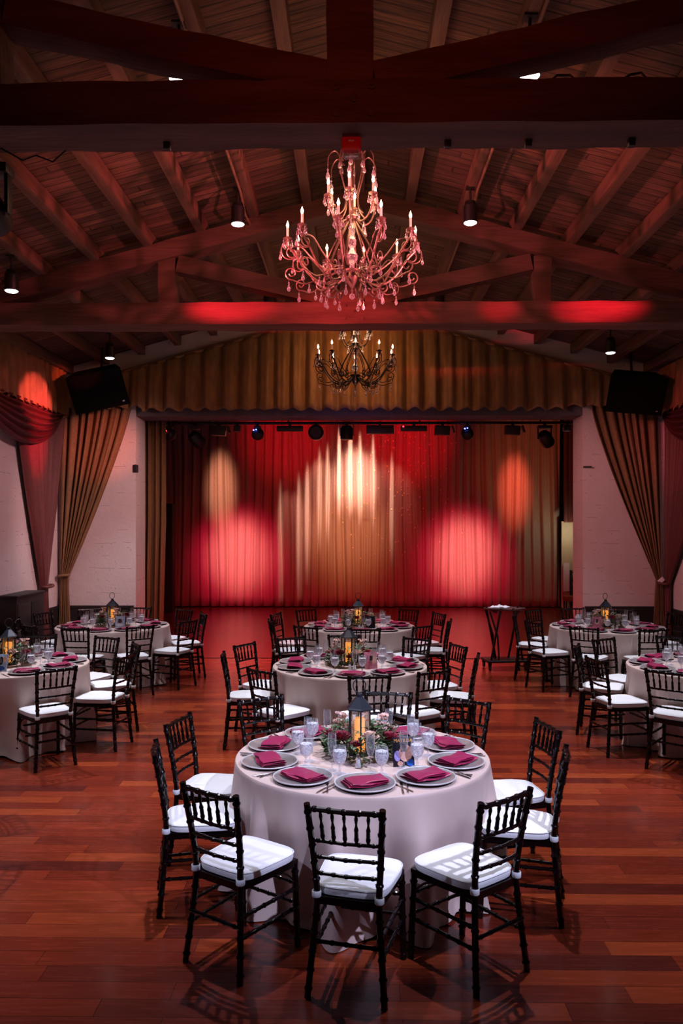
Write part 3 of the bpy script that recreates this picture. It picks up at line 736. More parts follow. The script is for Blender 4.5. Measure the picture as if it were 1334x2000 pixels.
def make_chandelier(metal):
    R = thing('chandelier', '', 'chandelier', (0, 0, 0), 0, 'crystal chandeliers')
    # local z 0 = finial bottom
    MB().lathe([(0, .0), (.016, .008), (.023, .025), (.018, .045), (.004, .05), (.004, .06)], 12).build('finial_ball', 'crystal', R)
    MB().lathe([(.003, .06), (.012, .075), (.006, .09), (.02, .11), (.045, .15), (.06, .19), (.05, .215), (.075, .23), (.075, .245), (.02, .26)], 16).build('hub', metal, R)
    MB().lathe([(.02, .26), (.02, .30), (.045, .33), (.05, .37), (.03, .40), (.018, .43), (.035, .46), (.035, .50), (.016, .53), (.028, .57), (.02, .62), (.012, .66)], 14).build('glass_column', 'crystal', R)
    MB().tube([(0, 0, .60), (0, 0, .95), (0, 0, 1.30)], .010, 8).build('stem', metal, R)
    MB().lathe([(.012, .66), (.05, .67), (.055, .69), (.012, .72)], 14).build('upper_hub', metal, R)
    ch = MB()
    for i in range(34):
        z = 1.30 + i * .018; pts = [(.007 * cos(a) * (1 if i % 2 else 0), .007 * cos(a) * (0 if i % 2 else 1), z + .013 * sin(a)) for a in [2 * pi * k / 8 for k in range(9)]]
        ch.tube(pts, .0018, 5)
    ch.build('chain', metal, R)
    ar = MB()
    ar.tube(curve([(.04, 0, .235), (.12, 0, .16), (.24, 0, .13), (.36, 0, .20), (.46, 0, .34), (.54, 0, .43)], 7), [.009] * 36, 7)
    ar.tube(curve([(.30, 0, .155), (.40, 0, .12), (.50, 0, .15)], 5) + spiral(.51, .205, .055, .018, -pi / 2, 1.2), .006, 6)
    ar.tube(curve([(.10, 0, .26), (.22, 0, .25), (.33, 0, .33), (.42, 0, .42), (.50, 0, .43)], 6) + spiral(.50, .375, .055, .02, pi / 2, -1.15), .006, 6)
    ar.tube(curve([(.46, 0, .34), (.53, 0, .32), (.58, 0, .35), (.59, 0, .42), (.555, 0, .455)], 5), .0055, 6)
    ar.tube(curve([(.10, 0, .20), (.17, 0, .11), (.25, 0, .07)], 4) + spiral(.26, .115, .045, .015, -pi / 2, 1.1), .006, 6)
    ar.tube(curve([(.03, 0, .66), (.09, 0, .56), (.17, 0, .42), (.22, 0, .30)], 5) + spiral(.195, .27, .04, .012, 0, -1.1), .006, 6)
    arm = ar.build('arm', metal, R)
    def cup(px, pz, par, nd, seed):
        c = MB().lathe([(.006, pz - .05), (.012, pz - .03), (.026, pz - .02), (.02, pz - .005), (.012, pz), (.035, pz + .008), (.04, pz + .014), (.012, pz + .012), (.012, pz + .03)], 12, Matrix.Translation((px, 0, 0))).build('candle_cup', metal, par)
        MB().lathe([(.0095, pz + .012), (.0095, pz + .10), (.006, pz + .103)], 10, Matrix.Translation((px, 0, 0))).build('candle_sleeve', 'candle', par)
        MB().lathe([(.006, pz + .10), (.0115, pz + .118), (.0115, pz + .128), (.006, pz + .145), (0, pz + .162)], 10, Matrix.Translation((px, 0, 0))).build('flame_bulb', 'flame', par)
        for k in range(nd):
            a = 2 * pi * k / nd + seed
            o = crystal(.9, .012).build('crystal_drop', 'crystal', par); o.location = (px + .037 * cos(a), .037 * sin(a), pz + .006)
    cup(.54, .48, arm, 5, .3)
    for (x, z, s_) in ((.60, .40, 1.0), (.53, .150, 1.15), (.36, .14, 1.1), (.26, .07, 1.2)):
        o = crystal(s_ * .95, .022).build('crystal_drop', 'crystal', arm); o.location = (x, 0, z)
    N = 10
    arm.rotation_euler = (0, 0, .12)
    for i in range(1, N): dup(arm, R, None, .12 + 2 * pi * i / N)
    # upper tier
    ua = MB()
    ua.tube(curve([(.03, 0, .69), (.10, 0, .64), (.17, 0, .68), (.21, 0, .77), (.215, 0, .81)], 6), .007, 7)
    ua.tube(curve([(.01, 0, 1.27), (.06, 0, 1.285), (.11, 0, 1.20), (.10, 0, 1.05), (.055, 0, .88), (.07, 0, .76), (.12, 0, .70)], 6), .0065, 6)
    ua.tube(curve([(.08, 0, 1.15), (.15, 0, 1.22), (.21, 0, 1.17), (.22, 0, 1.09)], 5), .005, 6)
    up = ua.build('arm', metal, R)
    cup(.215, .83, up, 5, .0)
    for (x, z) in ((.22, 1.09), (.11, 1.20), (.12, .66)):
        o = crystal(1.3, .03).build('crystal_drop', 'crystal', up); o.location = (x, 0, z)
    up.rotation_euler = (0, 0, .42)
    for i in range(1, 6): dup(up, R, None, .42 + 2 * pi * i / 6)
    return R
c1 = make_chandelier('bronze'); c1.location = (-.015, 6.75, 4.05); c1['label'] = 'large crystal chandelier glowing pink, hanging between the two timber trusses'
c2 = make_chandelier('iron'); c2.location = (.02, 11.25, 4.01); c2.rotation_euler = (0, 0, .2); c2['label'] = ('smaller looking dark crystal chandelier hanging before the gold valance')  # darker metal than its twin: silhouette shade put into the colour

# ================================================================== CHAIR
def bamboo(pts, r, rings=.075, bump=.28, seg=8, n=30, taper=None):
    P = [Vector(p) for p in pts]
    d = [0]
    for i in range(1, len(P)): d.append(d[-1] + (P[i] - P[i - 1]).length)
    L = d[-1]; out = []; rad = []; st = set([0, L])
    k = max(1, round(L / rings))
    for i in range(k):
        c = (i + .5) * L / k
        for e in (-.010, -.004, .004, .010): st.add(min(L, max(0, c + e)))
    for i in range(n // 2): st.add(L * i / (n // 2))
    for s_ in sorted(st):
        j = max(i for i in range(len(d)) if d[i] <= s_ + 1e-9); j = min(j, len(P) - 2)
        f = (s_ - d[j]) / (d[j + 1] - d[j]); out.append(P[j].lerp(P[j + 1], f))
        c = min(abs(s_ - (i + .5) * L / k) for i in range(k))
        rr = r * (1 + (bump if c < .005 else 0))
        if taper: rr *= taper(s_ / L)
        rad.append(rr)
    return MB().tube(out, rad, seg)
def make_chair():
    t = thing('chiavari_chair', '', 'chair')
    t['label'] = ''
    def cur(pts): return curve(pts, 5)
    tp, st, ft = .176, .146, .180
    for sx in (-1, 1):
        pts = cur([(sx * ft, -.238, 0), (sx * .162, -.215, .22), (sx * st, -.198, .44), (sx * .156, -.212, .62), (sx * tp, -.262, .895)])
        bamboo(pts, .0155, .085).build('rear_post', 'chair', t)
    for sx in (-1, 1):
        bamboo([(sx * .185, .195, 0), (sx * .178, .178, .43)], .016, .085).build('front_leg', 'chair', t)
    def xz(z):      # rear post centre at a height
        f = (z - .44) / .455; return st + (tp - st) * f ** 1.3, -.198 - .064 * f ** 1.4
    def rail(z, r, name):
        x, y = xz(z); bamboo([(-x, y, z), (0, y - .014, z), (x, y, z)], r, .065).build(name, 'chair', t)
    rail(.872, .0125, 'top_rail')
    for z in (.72, .642, .563): rail(z, .0088, 'back_rail')
    x1, y1 = xz(.868); x0, y0 = xz(.722)
    for k in range(5):
        f = (k - 2) / 3.0
        b = 1 - abs(f); 
        bamboo([(x0 * f * .97, y0 - .014 * (1 - f * f), .722), (x1 * f * .97, y1 - .014 * (1 - f * f), .868)], .0085, .045, .25, taper=lambda q: .55 + .6 * sin(pi * min(1, q * 1.3 + .1)) if q < .7 else .85).build('spindle', 'chair', t)
    # seat frame (trapezoid ring)
    m = MB(); q = [(-.15, -.20), (.15, -.20), (.19, .19), (-.19, .19)]
    vs = []
    for (x, y) in q:
        for k, z in ((1, .415), (1, .45), (.82, .45), (.82, .415)): vs.append((x * k, y * k, z))
    fs = []
    for i in range(4):
        j = (i + 1) % 4
        for k in range(4): l = (k + 1) % 4; fs.append((i * 4 + k, i * 4 + l, j * 4 + l, j * 4 + k))
    m.add(vs, fs); m.box((0, 0, .445), (.29, .34, .008))
    m.build('seat_frame', 'chair', t)
    for z in (.325, .225): bamboo([(-.18, .188, z), (.18, .188, z)], .0095, .07).build('stretcher', 'chair', t)
    bamboo([(-.166, -.222, .255), (.166, -.222, .255)], .0095, .07).build('stretcher', 'chair', t)
    for sx in (-1, 1):
        for z in (.30, .20): bamboo([(sx * .162, -.218, z), (sx * .18, .184, z)], .0095, .07).build('stretcher', 'chair', t)
        MB().tube(cur([(sx * .180, .18, .33), (sx * .175, .12, .39), (sx * .165, .06, .42)]), .006, 6).build('corner_brace', 'chair', t)
    # cushion
    def outline(a, s):
        c, n_ = cos(a), sin(a); e = .42
        x = abs(c) ** e * (1 if c >= 0 else -1); y = abs(n_) ** e * (1 if n_ >= 0 else -1)
        wx = .168 + .034 * (y + 1) / 2
        return x * wx * s, y * .196 * s + .006
    prof = [(0, .448), (.90, .448), (.985, .455), (1.0, .468), (1.0, .480), (.985, .492), (.94, .498), (.75, .502), (.4, .505), (0, .506)]
    def fn(u, v):
        k = v * (len(prof) - 1); i = min(int(k), len(prof) - 2); f = k - i
        s_ = prof[i][0] + (prof[i + 1][0] - prof[i][0]) * f; z = prof[i][1] + (prof[i + 1][1] - prof[i][1]) * f
        x, y = outline(2 * pi * u, s_)
        if v > .5: z += .003 * noise.noise(Vector((x * 14, y * 14, 0)))
        return (x, y, z)
    cu = MB().grid(fn, 40, len(prof) - 1, wrap=True).build('seat_cushion', 'cushion', t)
    P = [(*outline(2 * pi * i / 40, 1.004), .490) for i in range(41)]
    MB().tube(P, .0028, 5).build('piping', 'cushion', cu)
    for sx in (-1, 1):
        MB().lathe([(.020, .448), (.0225, .452), (.0225, .474), (.020, .478), (.017, .474), (.017, .452), (.020, .448)], 12, Matrix.Translation((sx * .148, -.199, 0)), cap=False).build('cushion_tie', 'cushion', cu)
    return t
CHAIR = Stock(make_chair())

# ================================================================== TABLEWARE
def make_charger():
    t = thing('charger_plate', '', 'plate')
    MB().lathe([(0, .006), (.105, .006), (.118, .009), (.150, .016), (.160, .021), (.1645, .0205), (.165, .0185), (.160, .016), (.118, .004), (0, .004)], 48).build('plate_face', 'silver', t)
    MB().lathe([(0, .0), (.110, .0), (.158, .012), (.1645, .0175), (.163, .018), (.158, .0155), (.115, .0035), (0, .003)], 48).build('foot', 'chargerbase', t)
    MB().lathe([(.1585, .0205), (.161, .0235), (.1655, .0235), (.167, .0200), (.1655, .0175), (.1640, .0180), (.1585, .0205)], 48, cap=False).build('rim', 'rim', t)
    return t
CHARGER = Stock(make_charger())
def make_napkin(seed):
    rnd = random.Random(seed); m = MB()
    w_, h = .118, .070
    for k in range(3):
        z0 = .012 + k * .009; ox = rnd.uniform(-.006, .006); oy = rnd.uniform(-.006, .006); tw = rnd.uniform(-.05, .05)
        ph = rnd.uniform(0, 6); sk = rnd.uniform(-.12, .18)
        def fn(u, v, z0=z0, ox=ox, oy=oy, tw=tw, ph=ph, k=k, sk=sk):
            # closed pillow section: v 0..1 runs around the flat fold
            a = 2 * pi * v; y = cos(a); y = abs(y) ** .55 * (1 if y >= 0 else -1); zz = sin(a) * .0055
            x = (u * 2 - 1); X = x * w_ * (1 - .05 * k) + ox + sk * y * .05; Y = y * h * (1 - .06 * k) + oy + x * tw * .1 + .006 * sin(x * 4 + ph)
            rise = .006 * max(0, (abs(X) ** 2 + abs(Y) ** 2) / .012 - .6) if k == 0 else .003
            return (X, Y, z0 + zz + rise + .0035 * sin(x * 3.2 + ph + y * 2) + .002 * noise.noise(Vector((X * 30, Y * 30, k + seed))))
        m.grid(lambda u, v: fn(u, v), 22, 20)
        n0 = len(m.v)
    o = m.build('folded_napkin', 'napkin'); return tag(o, '', 'napkin')
NAPKINS = [Stock(make_napkin(s_)) for s_ in (1, 5, 9)]
def make_goblet():
    t = thing('water_goblet', '', 'glass')
    MB().lathe([(0, .001), (.036, .001), (.037, .003), (.030, .006), (.010, .011), (.006, .018), (.009, .028), (.005, .036), (.006, .050), (.012, .056), (.024, .064), (.035, .082), (.0395, .105), (.038, .130), (.034, .155), (.033, .160)], 22, cap=False).build('bowl_and_stem', 'glass', t)
    MB().lathe([(0, .060), (.014, .0605), (.023, .067), (.033, .083), (.0372, .105), (.036, .128), (.035, .133), (0, .134)], 20, cap=False).build('iced_water', 'water', t)
    return t
GOBLET = Stock(make_goblet())
def make_flute():
    t = thing('champagne_flute', '', 'glass')
    MB().lathe([(0, .001), (.032, .001), (.033, .003), (.024, .006), (.006, .012), (.0035, .03), (.0035, .075), (.007, .085), (.017, .105), (.0235, .135), (.0245, .165), (.023, .195), (.0215, .215)], 20, cap=False).build('bowl_and_stem', 'glass', t)
    return t
FLUTE = Stock(make_flute())
def make_knife():
    t = thing('table_knife', '', 'knife')
    MB().tube([(0, -.11, .004), (0, -.07, .005), (0, -.02, .005), (0, 0, .004)], [.004, .0055, .0045, .003], 8, flat=.6).build('handle', 'steel', t)
    MB().box((.001, .055, .003), (.014, .11, .0018), bev=.0006).build('blade', 'steel', t); return t
def make_fork():
    t = thing('table_fork', '', 'fork')
    MB().tube([(0, -.10, .004), (0, -.05, .005), (0, .02, .005), (0, .045, .006)], [.0055, .004, .003, .007], 8, flat=.5).build('handle', 'steel', t)
    b = MB()
    for k in (-1.5, -.5, .5, 1.5): b.tube([(k * .004, .045, .006), (k * .0045, .07, .004), (k * .0045, .095, .008)], [.0016, .0014, .001], 5)
    b.build('tines', 'steel', t); return t
def make_spoon():
    t = thing('table_spoon', '', 'spoon')
    MB().tube([(0, -.09, .004), (0, -.04, .005), (0, .03, .005), (0, .05, .006)], [.0055, .004, .0028, .004], 8, flat=.5).build('handle', 'steel', t)
    MB().ball((0, .068, .007), .02, 12, (.75, 1.15, .3)).build('bowl', 'steel', t); return t
KNIFE, FORK, SPOON = Stock(make_knife()), Stock(make_fork()), Stock(make_spoon())
def make_shaker():
    t = thing('salt_shaker', '', 'shaker')
    MB().lathe([(0, 0), (.019, 0), (.019, .004), (.014, .03), (.010, .062)], 8, cap=False).build('glass_body', 'glass', t)
    MB().lathe([(0, .003), (.017, .004), (.0125, .03), (.010, .050), (0, .050)], 8).build('salt', 'salt', t)
    MB().lathe([(.0115, .060), (.0115, .068), (.008, .080), (0, .084)], 12).build('cap', 'steel', t); return t
SHAKER = Stock(make_shaker())
def make_lantern():
    t = thing('lantern', '', 'lantern')
    h0, h1 = .02, .275; r = .068
    MB().lathe([(0, 0), (.078, 0), (.078, .012), (.070, .022), (0, .022)], 6, Matrix.Rotation(pi / 6, 4, 'Z')).build('base', 'lantern', t, smooth=False)
    for k in range(6):
        a = pi / 6 + k * pi / 3 
        MB().box((r * cos(a), r * sin(a), (h0 + h1) / 2), (.009, .009, h1 - h0), Matrix.Identity(4)).build('corner_post', 'lantern', t)
    g = MB()
    for k in range(6):
        a0 = pi / 6 + k * pi / 3; a1 = a0 + pi / 3; q = r * .95
        g.add([(q * cos(a0), q * sin(a0), h0), (q * cos(a1), q * sin(a1), h0), (q * cos(a1), q * sin(a1), h1), (q * cos(a0), q * sin(a0), h1)], [(0, 1, 2, 3)])
    g.build('glass_panes', 'glass', t, smooth=False, thick=.002)
    MB().lathe([(.070, .27), (.086, .275), (.088, .283), (.080, .290), (.028, .345), (.022, .352), (0, .352)], 6, Matrix.Rotation(pi / 6, 4, 'Z')).build('roof', 'lantern', t, smooth=False)
    MB().lathe([(.016, .350), (.020, .358), (.018, .368), (.006, .374), (.0, .376)], 12).build('knob', 'lantern', t)
    ring = [(.038 * cos(a), .012 * sin(a * .5), .416 + .043 * sin(a)) for a in [2 * pi * k / 24 for k in range(25)]]
    MB().tube(ring, .0035, 6).build('ring_handle', 'lantern', t)
    return t
LANTERN = Stock(make_lantern())
o = MB().lathe([(0, .0), (.031, .0), (.032, .003), (.032, .19), (.029, .20), (.02, .196), (0, .194)], 24).build('pillar_candle', 'wax'); CANDLE = Stock(tag(o, '', 'candle'))

def petal(m, base, dirv, up, L, W, curl=.3):
    d = Vector(dirv).normalized(); u = Vector(up).normalized(); s = d.cross(u).normalized(); b = Vector(base)
    pts = []
    for t_, w_ in ((0, .25), (.35, .85), (.7, 1.), (1., .35)):
        c = b + d * L * t_ + u * curl * L * (t_ * t_)
        for k in (-1, 0, 1): pts.append(c + s * k * W * w_ / 2 - u * (.12 * W if k == 0 else 0))
    f = []
    for i in range(3):
        for k in range(2): f.append((i * 3 + k, i * 3 + k + 1, (i + 1) * 3 + k + 1, (i + 1) * 3 + k))
    m.add(pts, f)
def make_flowers(seed, full=True):
    rnd = random.Random(seed); t = thing('flower_centrepiece', '', 'flower arrangement')
    for mt, cnt, nm in (('leaf', 760, 'dark_foliage'), ('leaf2', 240, 'sage_foliage')):
        m = MB()
        for i in range(cnt):
            a = rnd.uniform(0, 2 * pi); r = .085 + .11 * rnd.random() ** .8; z = rnd.uniform(.005, .16) * (1.1 - (r - .085) * 4)
            dz = rnd.uniform(-.3, .8); d = (cos(a + rnd.uniform(-.9, .9)), sin(a + rnd.uniform(-.9, .9)), dz)
            petal(m, (r * cos(a), r * sin(a), z + .008), d, (0, 0, 1), rnd.uniform(.025, .055), rnd.uniform(.010, .020), rnd.uniform(-.4, .2) if z > .04 else .1)
        o = m.build(nm, mt, t); o['kind'] = 'stuff'
    spr = MB()
    for i in range(26):
        a = rnd.uniform(0, 2 * pi); r = rnd.uniform(.10, .15); e = rnd.uniform(.03, .09); hz = rnd.uniform(.09, .2)
        spr.tube([(r * cos(a), r * sin(a), .03), ((r + e * .6) * cos(a), (r + e * .6) * sin(a), hz * .8), ((r + e) * cos(a), (r + e) * sin(a), hz)], .0016, 4)
    o = spr.build('grass_sprigs', 'leaf2', t); o['kind'] = 'stuff'
    def dahlia(c, s_):
        m = MB()
        for ring, (n, el, L) in enumerate(((14, .1, .04), (13, .45, .037), (11, .8, .032), (8, 1.15, .026), (5, 1.4, .02))):
            for k in range(n):
                a = 2 * pi * k / n + ring * .3; d = (cos(a) * cos(el), sin(a) * cos(el), sin(el))
                petal(m, (c[0] * 1.12, c[1] * 1.12, c[2] + .015), d, (0, 0, 1), L * s_ * 1.35, .021 * s_, .25)
        m.build('dahlia', 'dahlia', t)
    def rose(c, s_):
        m = MB(); m.ball(c, .016 * s_, 10)
        for ring, (n, rr, h) in enumerate(((3, .012, .034), (4, .019, .030), (5, .026, .024), (5, .032, .014))):
            for k in range(n):
                a0 = 2 * pi * k / n + ring * .7
                def fn(u, v, a0=a0, rr=rr, h=h, n=n):
                    a = a0 + (u - .5) * 2 * pi / n * 1.35; R_ = rr * (.55 + .5 * v + .12 * v * v) * s_
                    return (c[0] + R_ * cos(a), c[1] + R_ * sin(a), c[2] - .014 * s_ + h * s_ * (v - .15 * (2 * u - 1) ** 2))
                m.grid(fn, 6, 4)
        m.build('rose', 'rosepetal', t)
    def stock_(c, s_):
        m = MB()
        for k in range(16):
            a = rnd.uniform(0, 6.28); z = c[2] + rnd.uniform(-.035, .045) * s_; r = .020 * s_ * rnd.uniform(.4, 1)
            q = Vector((c[0] + r * cos(a), c[1] + r * sin(a), z))
            for j in range(5):
                b = 2 * pi * j / 5 + k; petal(m, q, (cos(b), sin(b), .5), (cos(a), sin(a), .8), .015 * s_, .012 * s_, .2)
        m.build('blush_blossom', 'blush', t)
    rose((.05, -.135, .135), 1.35); 
    dahlia((-.09, -.11, .10), 1.05); dahlia((-.135, -.03, .095), .85); dahlia((.135, -.08, .09), 1.); dahlia((.14, .05, .09), .8); dahlia((.0, .14, .10), .9)
    dahlia((-.02, -.15, .075), .7)
    stock_((-.10, .05, .17), 1.15); stock_((.125, .03, .175), 1.2); stock_((-.13, .08, .14), .8); stock_((.02, .15, .15), 1.)
    rose((-.05, .14, .12), .9); rose((-.16, .0, .12), .8) if seed % 2 else dahlia((-.155, .06, .08), .7)
    return t
FLOWERS = [Stock(make_flowers(3)), Stock(make_flowers(8))]

def text_mesh(s, size, m, parent, loc, rot, ext=.0006, sx=1.):
    c = bpy.data.curves.new('lettering', 'FONT'); c.body = s; c.size = size; c.extrude = ext; c.align_x = 'CENTER'
    o = bpy.data.objects.new('tmp', c); C.objects.link(o)
    dg = bpy.context.evaluated_depsgraph_get(); me = bpy.data.meshes.new_from_object(o.evaluated_get(dg))
    bpy.data.objects.remove(o); me.materials.clear(); me.materials.append(M[m])
    q = bpy.data.objects.new('lettering', me); C.objects.link(q); q.parent = parent; q.location = loc; q.rotation_euler = rot; q.scale = (sx, 1, 1)
    return q

# ------------------------------------------------------------------ tables
TZ = .760
def make_cloth(seed, x, y, nm):
    def fn(u, v):
        a = 2 * pi * u
        # v: 0..0.35 top, then skirt
        if v <= .3:
            r = .762 * (v / .3); return (r * cos(a), r * sin(a), TZ)
        t_ = (v - .3) / .7
        if t_ < .06: q = t_ / .06; return ((.762 + .006 * q) * cos(a), (.762 + .006 * q) * sin(a), TZ - .012 * q * q)
        h = (t_ - .06) / .94
        n = 11; ph = seed + .9 * sin(a * 2 + seed) + .5 * sin(a * 5 + seed * 1.7)
        w1 = cos(n * a + ph); f = (.050 * w1 + .026 * cos(2 * n * a + 2 * ph + .5 + sin(3 * a)) + .020 * cos(7 * a + seed) - .026) * min(1, h * 1.5) * (.85 + .35 * h)
        curlz = .018 * sin(9 * a + seed * 3) * h ** 6
        r = .768 + (.004 + .008 * sin(3 * a + seed)) * h + f * 1.25 + .03 * max(0, h - .93) * 8 * abs(sin(4 * a + seed))
        return (r * cos(a), r * sin(a), TZ - .012 - (TZ - .012 - .006) * h + max(0, curlz))
    o = MB().grid(fn, 300, 40, wrap=True).build('tablecloth', 'cloth', thick=.0)
    o.location = (x, y, 0)
    return tag(o, f'champagne linen tablecloth falling to the floor over the {nm}', 'tablecloth', 'round champagne tablecloths')
TABLES = [(.05, 4.89, 'front centre table', 7, 0), (-.04, 8.02, 'middle centre table', 5, 1), (.075, 11.1, 'back centre table', 3, 2),
          (-3.45, 8.0, 'near left table', 5, 3), (3.50, 8.0, 'near right table', -4, 4), (-3.34, 11.1, 'far left table', -3, 5), (3.48, 11.1, 'far right table', 6, 6),
          (-3.62, 4.85, 'left edge table', -18, 7), (3.62, 4.85, 'right edge table', 18, 8)]
def posname(a):
    a = (a + 180) % 360 - 180
    s = 'right' if a > 0 else 'left'; k = round(abs(a) / 36)
    return ['near side', f'near {s} side', f'{s} side nearer', f'{s} side farther', f'far {s} side', 'far side'][k]
POSE = {0: (-.03, -1.03, -14), 1: (.50, -.91, 39), 2: (.88, -.33, 75), 3: (.93, .20, 101), 7: (-.95, .30, -104), 8: (-.93, -.26, -77), 9: (-.60, -.83, -34)}
ANG = {0: [-2, 38, 84, 109, 141, 173, -144, -113, -84, -36], 1: [5, 39, 82, 112, 143, 182, -145, -115, -82, -35]}
for (tx, ty, nm, ph, ti) in TABLES:
    rnd = random.Random(ti * 17 + 3)
    outer = ti >= 7
    if outer and False: continue
    make_cloth(ti * 1.9 + .6, tx, ty, nm)
    t = thing('round_table', f'round folding table hidden beneath the linen of the {nm}', 'table', (tx, ty, 0), 0, 'round banquet tables')
    MB().lathe([(0, .725), (.745, .725), (.752, .735), (.752, .750), (.745, .756), (0, .756)], 40).build('tabletop', 'purlin', t)
    for sx in (-1, 1):
        for sy in (-1, 1): MB().tube([(sx * .42, sy * .3, 0), (sx * .42, sy * .3, .725)], .014, 6).build('leg', 'iron', t)
    for k in range(10):
        base = ANG[ti][k] if ti in ANG else ph + k * 36; A = radians(base + rnd.uniform(-3, 3)) ; nmk = posname(k * 36)
        dx, dy = sin(A), -cos(A)                       # outward from the table, 0 = towards the camera
        cx, cy = tx + dx * 0.995, ty + dy * 0.995
        rz = A + radians(rnd.uniform(-6, 6))
        if ti == 0 and k in POSE: cx, cy, rz = tx + POSE[k][0], ty + POSE[k][1], radians(POSE[k][2])
        if ti == 0 and k == 5: rz += radians(-8)
        if in_view(cx, cy, .5, 10) or (outer and abs(cx) < 3.4):
            CHAIR.put((cx, cy, 0), rz, f'dark bamboo style chair, white cushion, at the {nm}, {nmk}', 'chiavari chairs around the tables')
        if outer: continue
        A2 = radians(ph * .5 + k * 36 - (2.5 if ti == 0 else 0)); dx, dy = sin(A2), -cos(A2)
        rx, ry = cos(A2), sin(A2)                       # diner's right when facing the table is -r
        def P(rad, side): return (tx + dx * rad + rx * side, ty + dy * rad + ry * side)
        px, py = P(.575, 0)
        if not in_view(px, py, .8, 14): continue
        if ti == 0 and False: pass
        CHARGER.put((px, py, TZ), 0, f'silver charger plate on the {nm}, {nmk}', 'silver chargers on the tables')
        NAPKINS[rnd.randrange(3)].put((px, py, TZ + .004), A2 + radians(rnd.uniform(-28, 28)), f'folded burgundy satin napkin on the charger at the {nm}, {nmk}', 'burgundy napkins on the chargers')
        gx, gy = P(.385, .10 + rnd.uniform(-.015, .015)); GOBLET.put((gx, gy, TZ), rnd.uniform(0, 6), f'stemmed goblet of iced water on the {nm}, {nmk}', 'water goblets on the tables')
        gx, gy = P(.345 + rnd.uniform(-.015, .01), .030 + rnd.uniform(-.01, .01)); FLUTE.put((gx, gy, TZ), 0, f'empty champagne flute on the {nm}, {nmk}', 'champagne flutes on the tables')
        if ti in (0, 1, 3, 4):
            for st, r_, sd, n_ in ((FORK, .60, -.20, 'fork'), (KNIFE, .61, .195, 'knife'), (SPOON, .61, .225, 'spoon')):
                gx, gy = P(r_, sd); ry_ = A2 + radians(rnd.uniform(-5, 5))
                if r_ and (gx - tx) ** 2 + (gy - ty) ** 2 < .69 ** 2:
                    st.put((gx, gy, TZ), ry_, f'slim steel {n_} beside the charger on the {nm}, {nmk}', f'table {n_}s beside the chargers')
    if outer: continue
    if not in_view(tx, ty, .9, 30): continue
    LANTERN.put((tx - .015, ty + .02, TZ), [.1, .5, 0, .3, .2, .9, .6][ti], f'black six sided metal lantern with ring handle on the {nm}', 'lanterns on the tables')
    CANDLE.put((tx - .015, ty + .02, TZ + .0225), 0, f'amber glowing pillar candle inside the lantern on the {nm}', 'candles in the lanterns')
    FLOWERS[ti % 2].put((tx - .01, ty + .02, TZ), [0, .15, 1.2, .2, 2.0, 2.6, .8][ti], f'greenery with burgundy dahlias and blush blooms around the lantern on the {nm}', 'flower centrepieces').scale = (1.14, 1.14, 1.1)
    for j, (ax, ay) in enumerate(((-.01, -.26), (.035, -.265)) if ti else ((-.025, -.262),)):
        SHAKER.put((tx + ax + (.01 if ti else 0), ty + ay, TZ), 0, f'glass salt shaker before the flowers on the {nm}' + (', left of the pair' if ti and j == 0 else ', right of the pair' if ti else ''), 'salt and pepper shakers')

def card(loc, rz, label, back, blocks, title=None, w_=.125, h=.165, tilt=-14):
    t = thing('table_card', label, 'table sign', loc, rz, 'table name cards')
    R = Matrix.Rotation(radians(tilt), 4, 'X')
    MB().box((0, 0, h / 2), (w_, .012, h), R, bev=.001).build('card_board', back, t)
    MB().box((0, .045, h * .36), (.03, .004, h * .78), Matrix.Rotation(radians(22), 4, 'X') @ Matrix.Translation((0, .0, 0))).build('easel_back', 'cardblack', t)
    for (cx, cz, bw, bh, mt) in blocks:
        m = MB(); m.lathe([(0, -.0015), (1, -.0015), (1, .0), (0, .0)], 20, R @ Matrix.Translation((cx, -.0065, cz)) @ Matrix.Rotation(pi / 2, 4, 'X') @ Matrix.Diagonal((bw, bh, 1, 1)))
        m.build('printed_shape', mt, t)
    if title:
        p = R @ Vector((0, -.0085, h * .83)); text_mesh(title, .028, 'cardorange', t, p, (pi / 2 + radians(tilt), 0, 0), .0008, .95)
    return t
card((.29, 4.66, TZ), radians(9), 'upright black card titled in orange letters, by the front table\'s flowers', 'cardblack',
     [(.012, .075, .040, .048, 'cardskin'), (.038, .022, .022, .020, 'cardblue'), (-.036, .060, .020, .030, 'cardpurple'), (-.022, .018, .016, .014, 'cardskin')], 'MATILDA')
card((.17, 7.80, TZ), radians(18), 'upright pink and dark card by the middle table\'s flowers', 'cardpink', [(.03, .10, .028, .05, 'cardskin')])
card((-3.375, 7.62, TZ), radians(-4), 'upright blue patterned card on the near left table', 'cardpale', [(-.036, .115, .020, .026, 'cardskin'), (.036, .115, .020, .026, 'cardskin'), (0, .10, .022, .040, 'cardblack'), (0, .030, .045, .022, 'cardblue')])
card((-3.16, 10.80, TZ), radians(3), 'upright white and blue card on the far left table', 'cardpale', [(0, .10, .03, .03, 'dahlia'), (.0, .05, .045, .02, 'paper')])
card((.23, 10.86, TZ), radians(15), 'small dark card beside flowers on the back centre table', 'cardblack', [(0, .09, .025, .03, 'dahlia')])
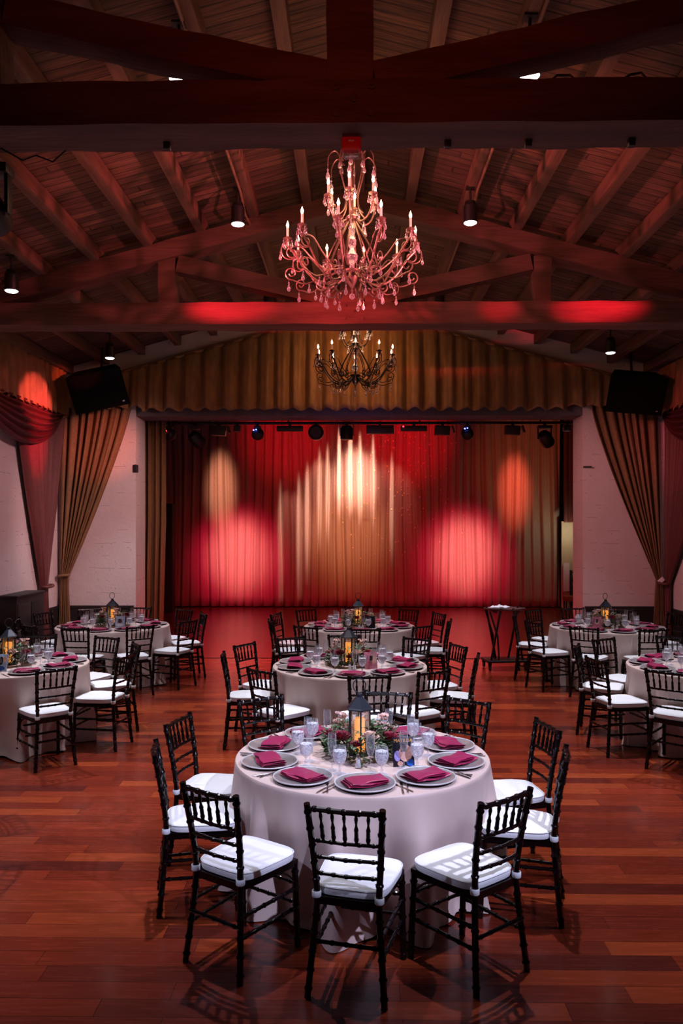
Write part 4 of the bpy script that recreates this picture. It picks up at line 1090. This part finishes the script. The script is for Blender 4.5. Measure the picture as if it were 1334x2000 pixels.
card((3.27, 10.86, TZ), radians(-8), 'small pink card beside flowers on the far right table', 'cardpink', [(0, .09, .03, .03, 'blush')])

# ================================================================== TRAY STAND ON A DOLLY
t = thing('tray_stand', 'black folding tray stand with oval brown tray on a wheeled dolly', 'tray stand', (2.26, 12.1, 0), radians(6))
MB().lathe([(0, .0), (.27, .0), (.31, .012), (.315, .028), (.308, .028), (.30, .014), (.265, .006), (0, .006)], 40, Matrix.Translation((0, 0, .885)) @ Matrix.Diagonal((1, .72, 1, 1))).build('oval_tray', 'tray', t)
for sy in (-1, 1):
    a = .20; MB().tube([(-.26, sy * .13, .875), (.0 + -.14, sy * .13, .5), (-.20 + .08, sy * .13, .15)], .014, 8).build('leg', 'black', t)
for sx in (-1, 1):
    for sy in (-1, 1):
        MB().box((0, 0, 0), (.028, .022, .82), Matrix.Translation((sx * .17, sy * .13, .515)) @ Matrix.Rotation(sy * sx * .19, 4, 'Y')).build('leg', 'black', t)
    MB().box((sx * .17, 0, .865), (.03, .32, .022), bev=.003).build('crossbar', 'black', t)
MB().box((0, 0, .135), (.62, .42, .03), bev=.006).build('dolly_deck', 'black', t)
for sx in (-1, 1):
    for sy in (-1, 1):
        c = MB().box((sx * .27, sy * .17, .10), (.05, .05, .05), bev=.005).build('caster', 'black', t)
        MB().lathe([(0, -.014), (.038, -.014), (.042, 0), (.038, .014), (0, .014)], 18, Matrix.Translation((sx * .27, sy * .17, .043)) @ Matrix.Rotation(pi / 2, 4, 'Y')).build('wheel', 'black', c)
def crum(u, v):
    a = 2 * pi * u; r = sin(pi * v) ** .7; x = .15 * r * cos(a) * (1 + .3 * noise.noise(Vector((cos(a) * 2, sin(a) * 2, v * 4)))); y = .075 * r * sin(a)
    return (x, y, .028 * (1 - cos(pi * v)) * (1 + .7 * noise.noise(Vector((x * 18, y * 18, 3)))))
o = MB().grid(crum, 30, 16, wrap=True).build('crumpled_napkin', 'linen'); o.location = (2.16, 12.02, .897); tag(o, 'crumpled white napkin left on the oval tray of the stand', 'napkin')

# off-frame cans behind the camera have bodies too
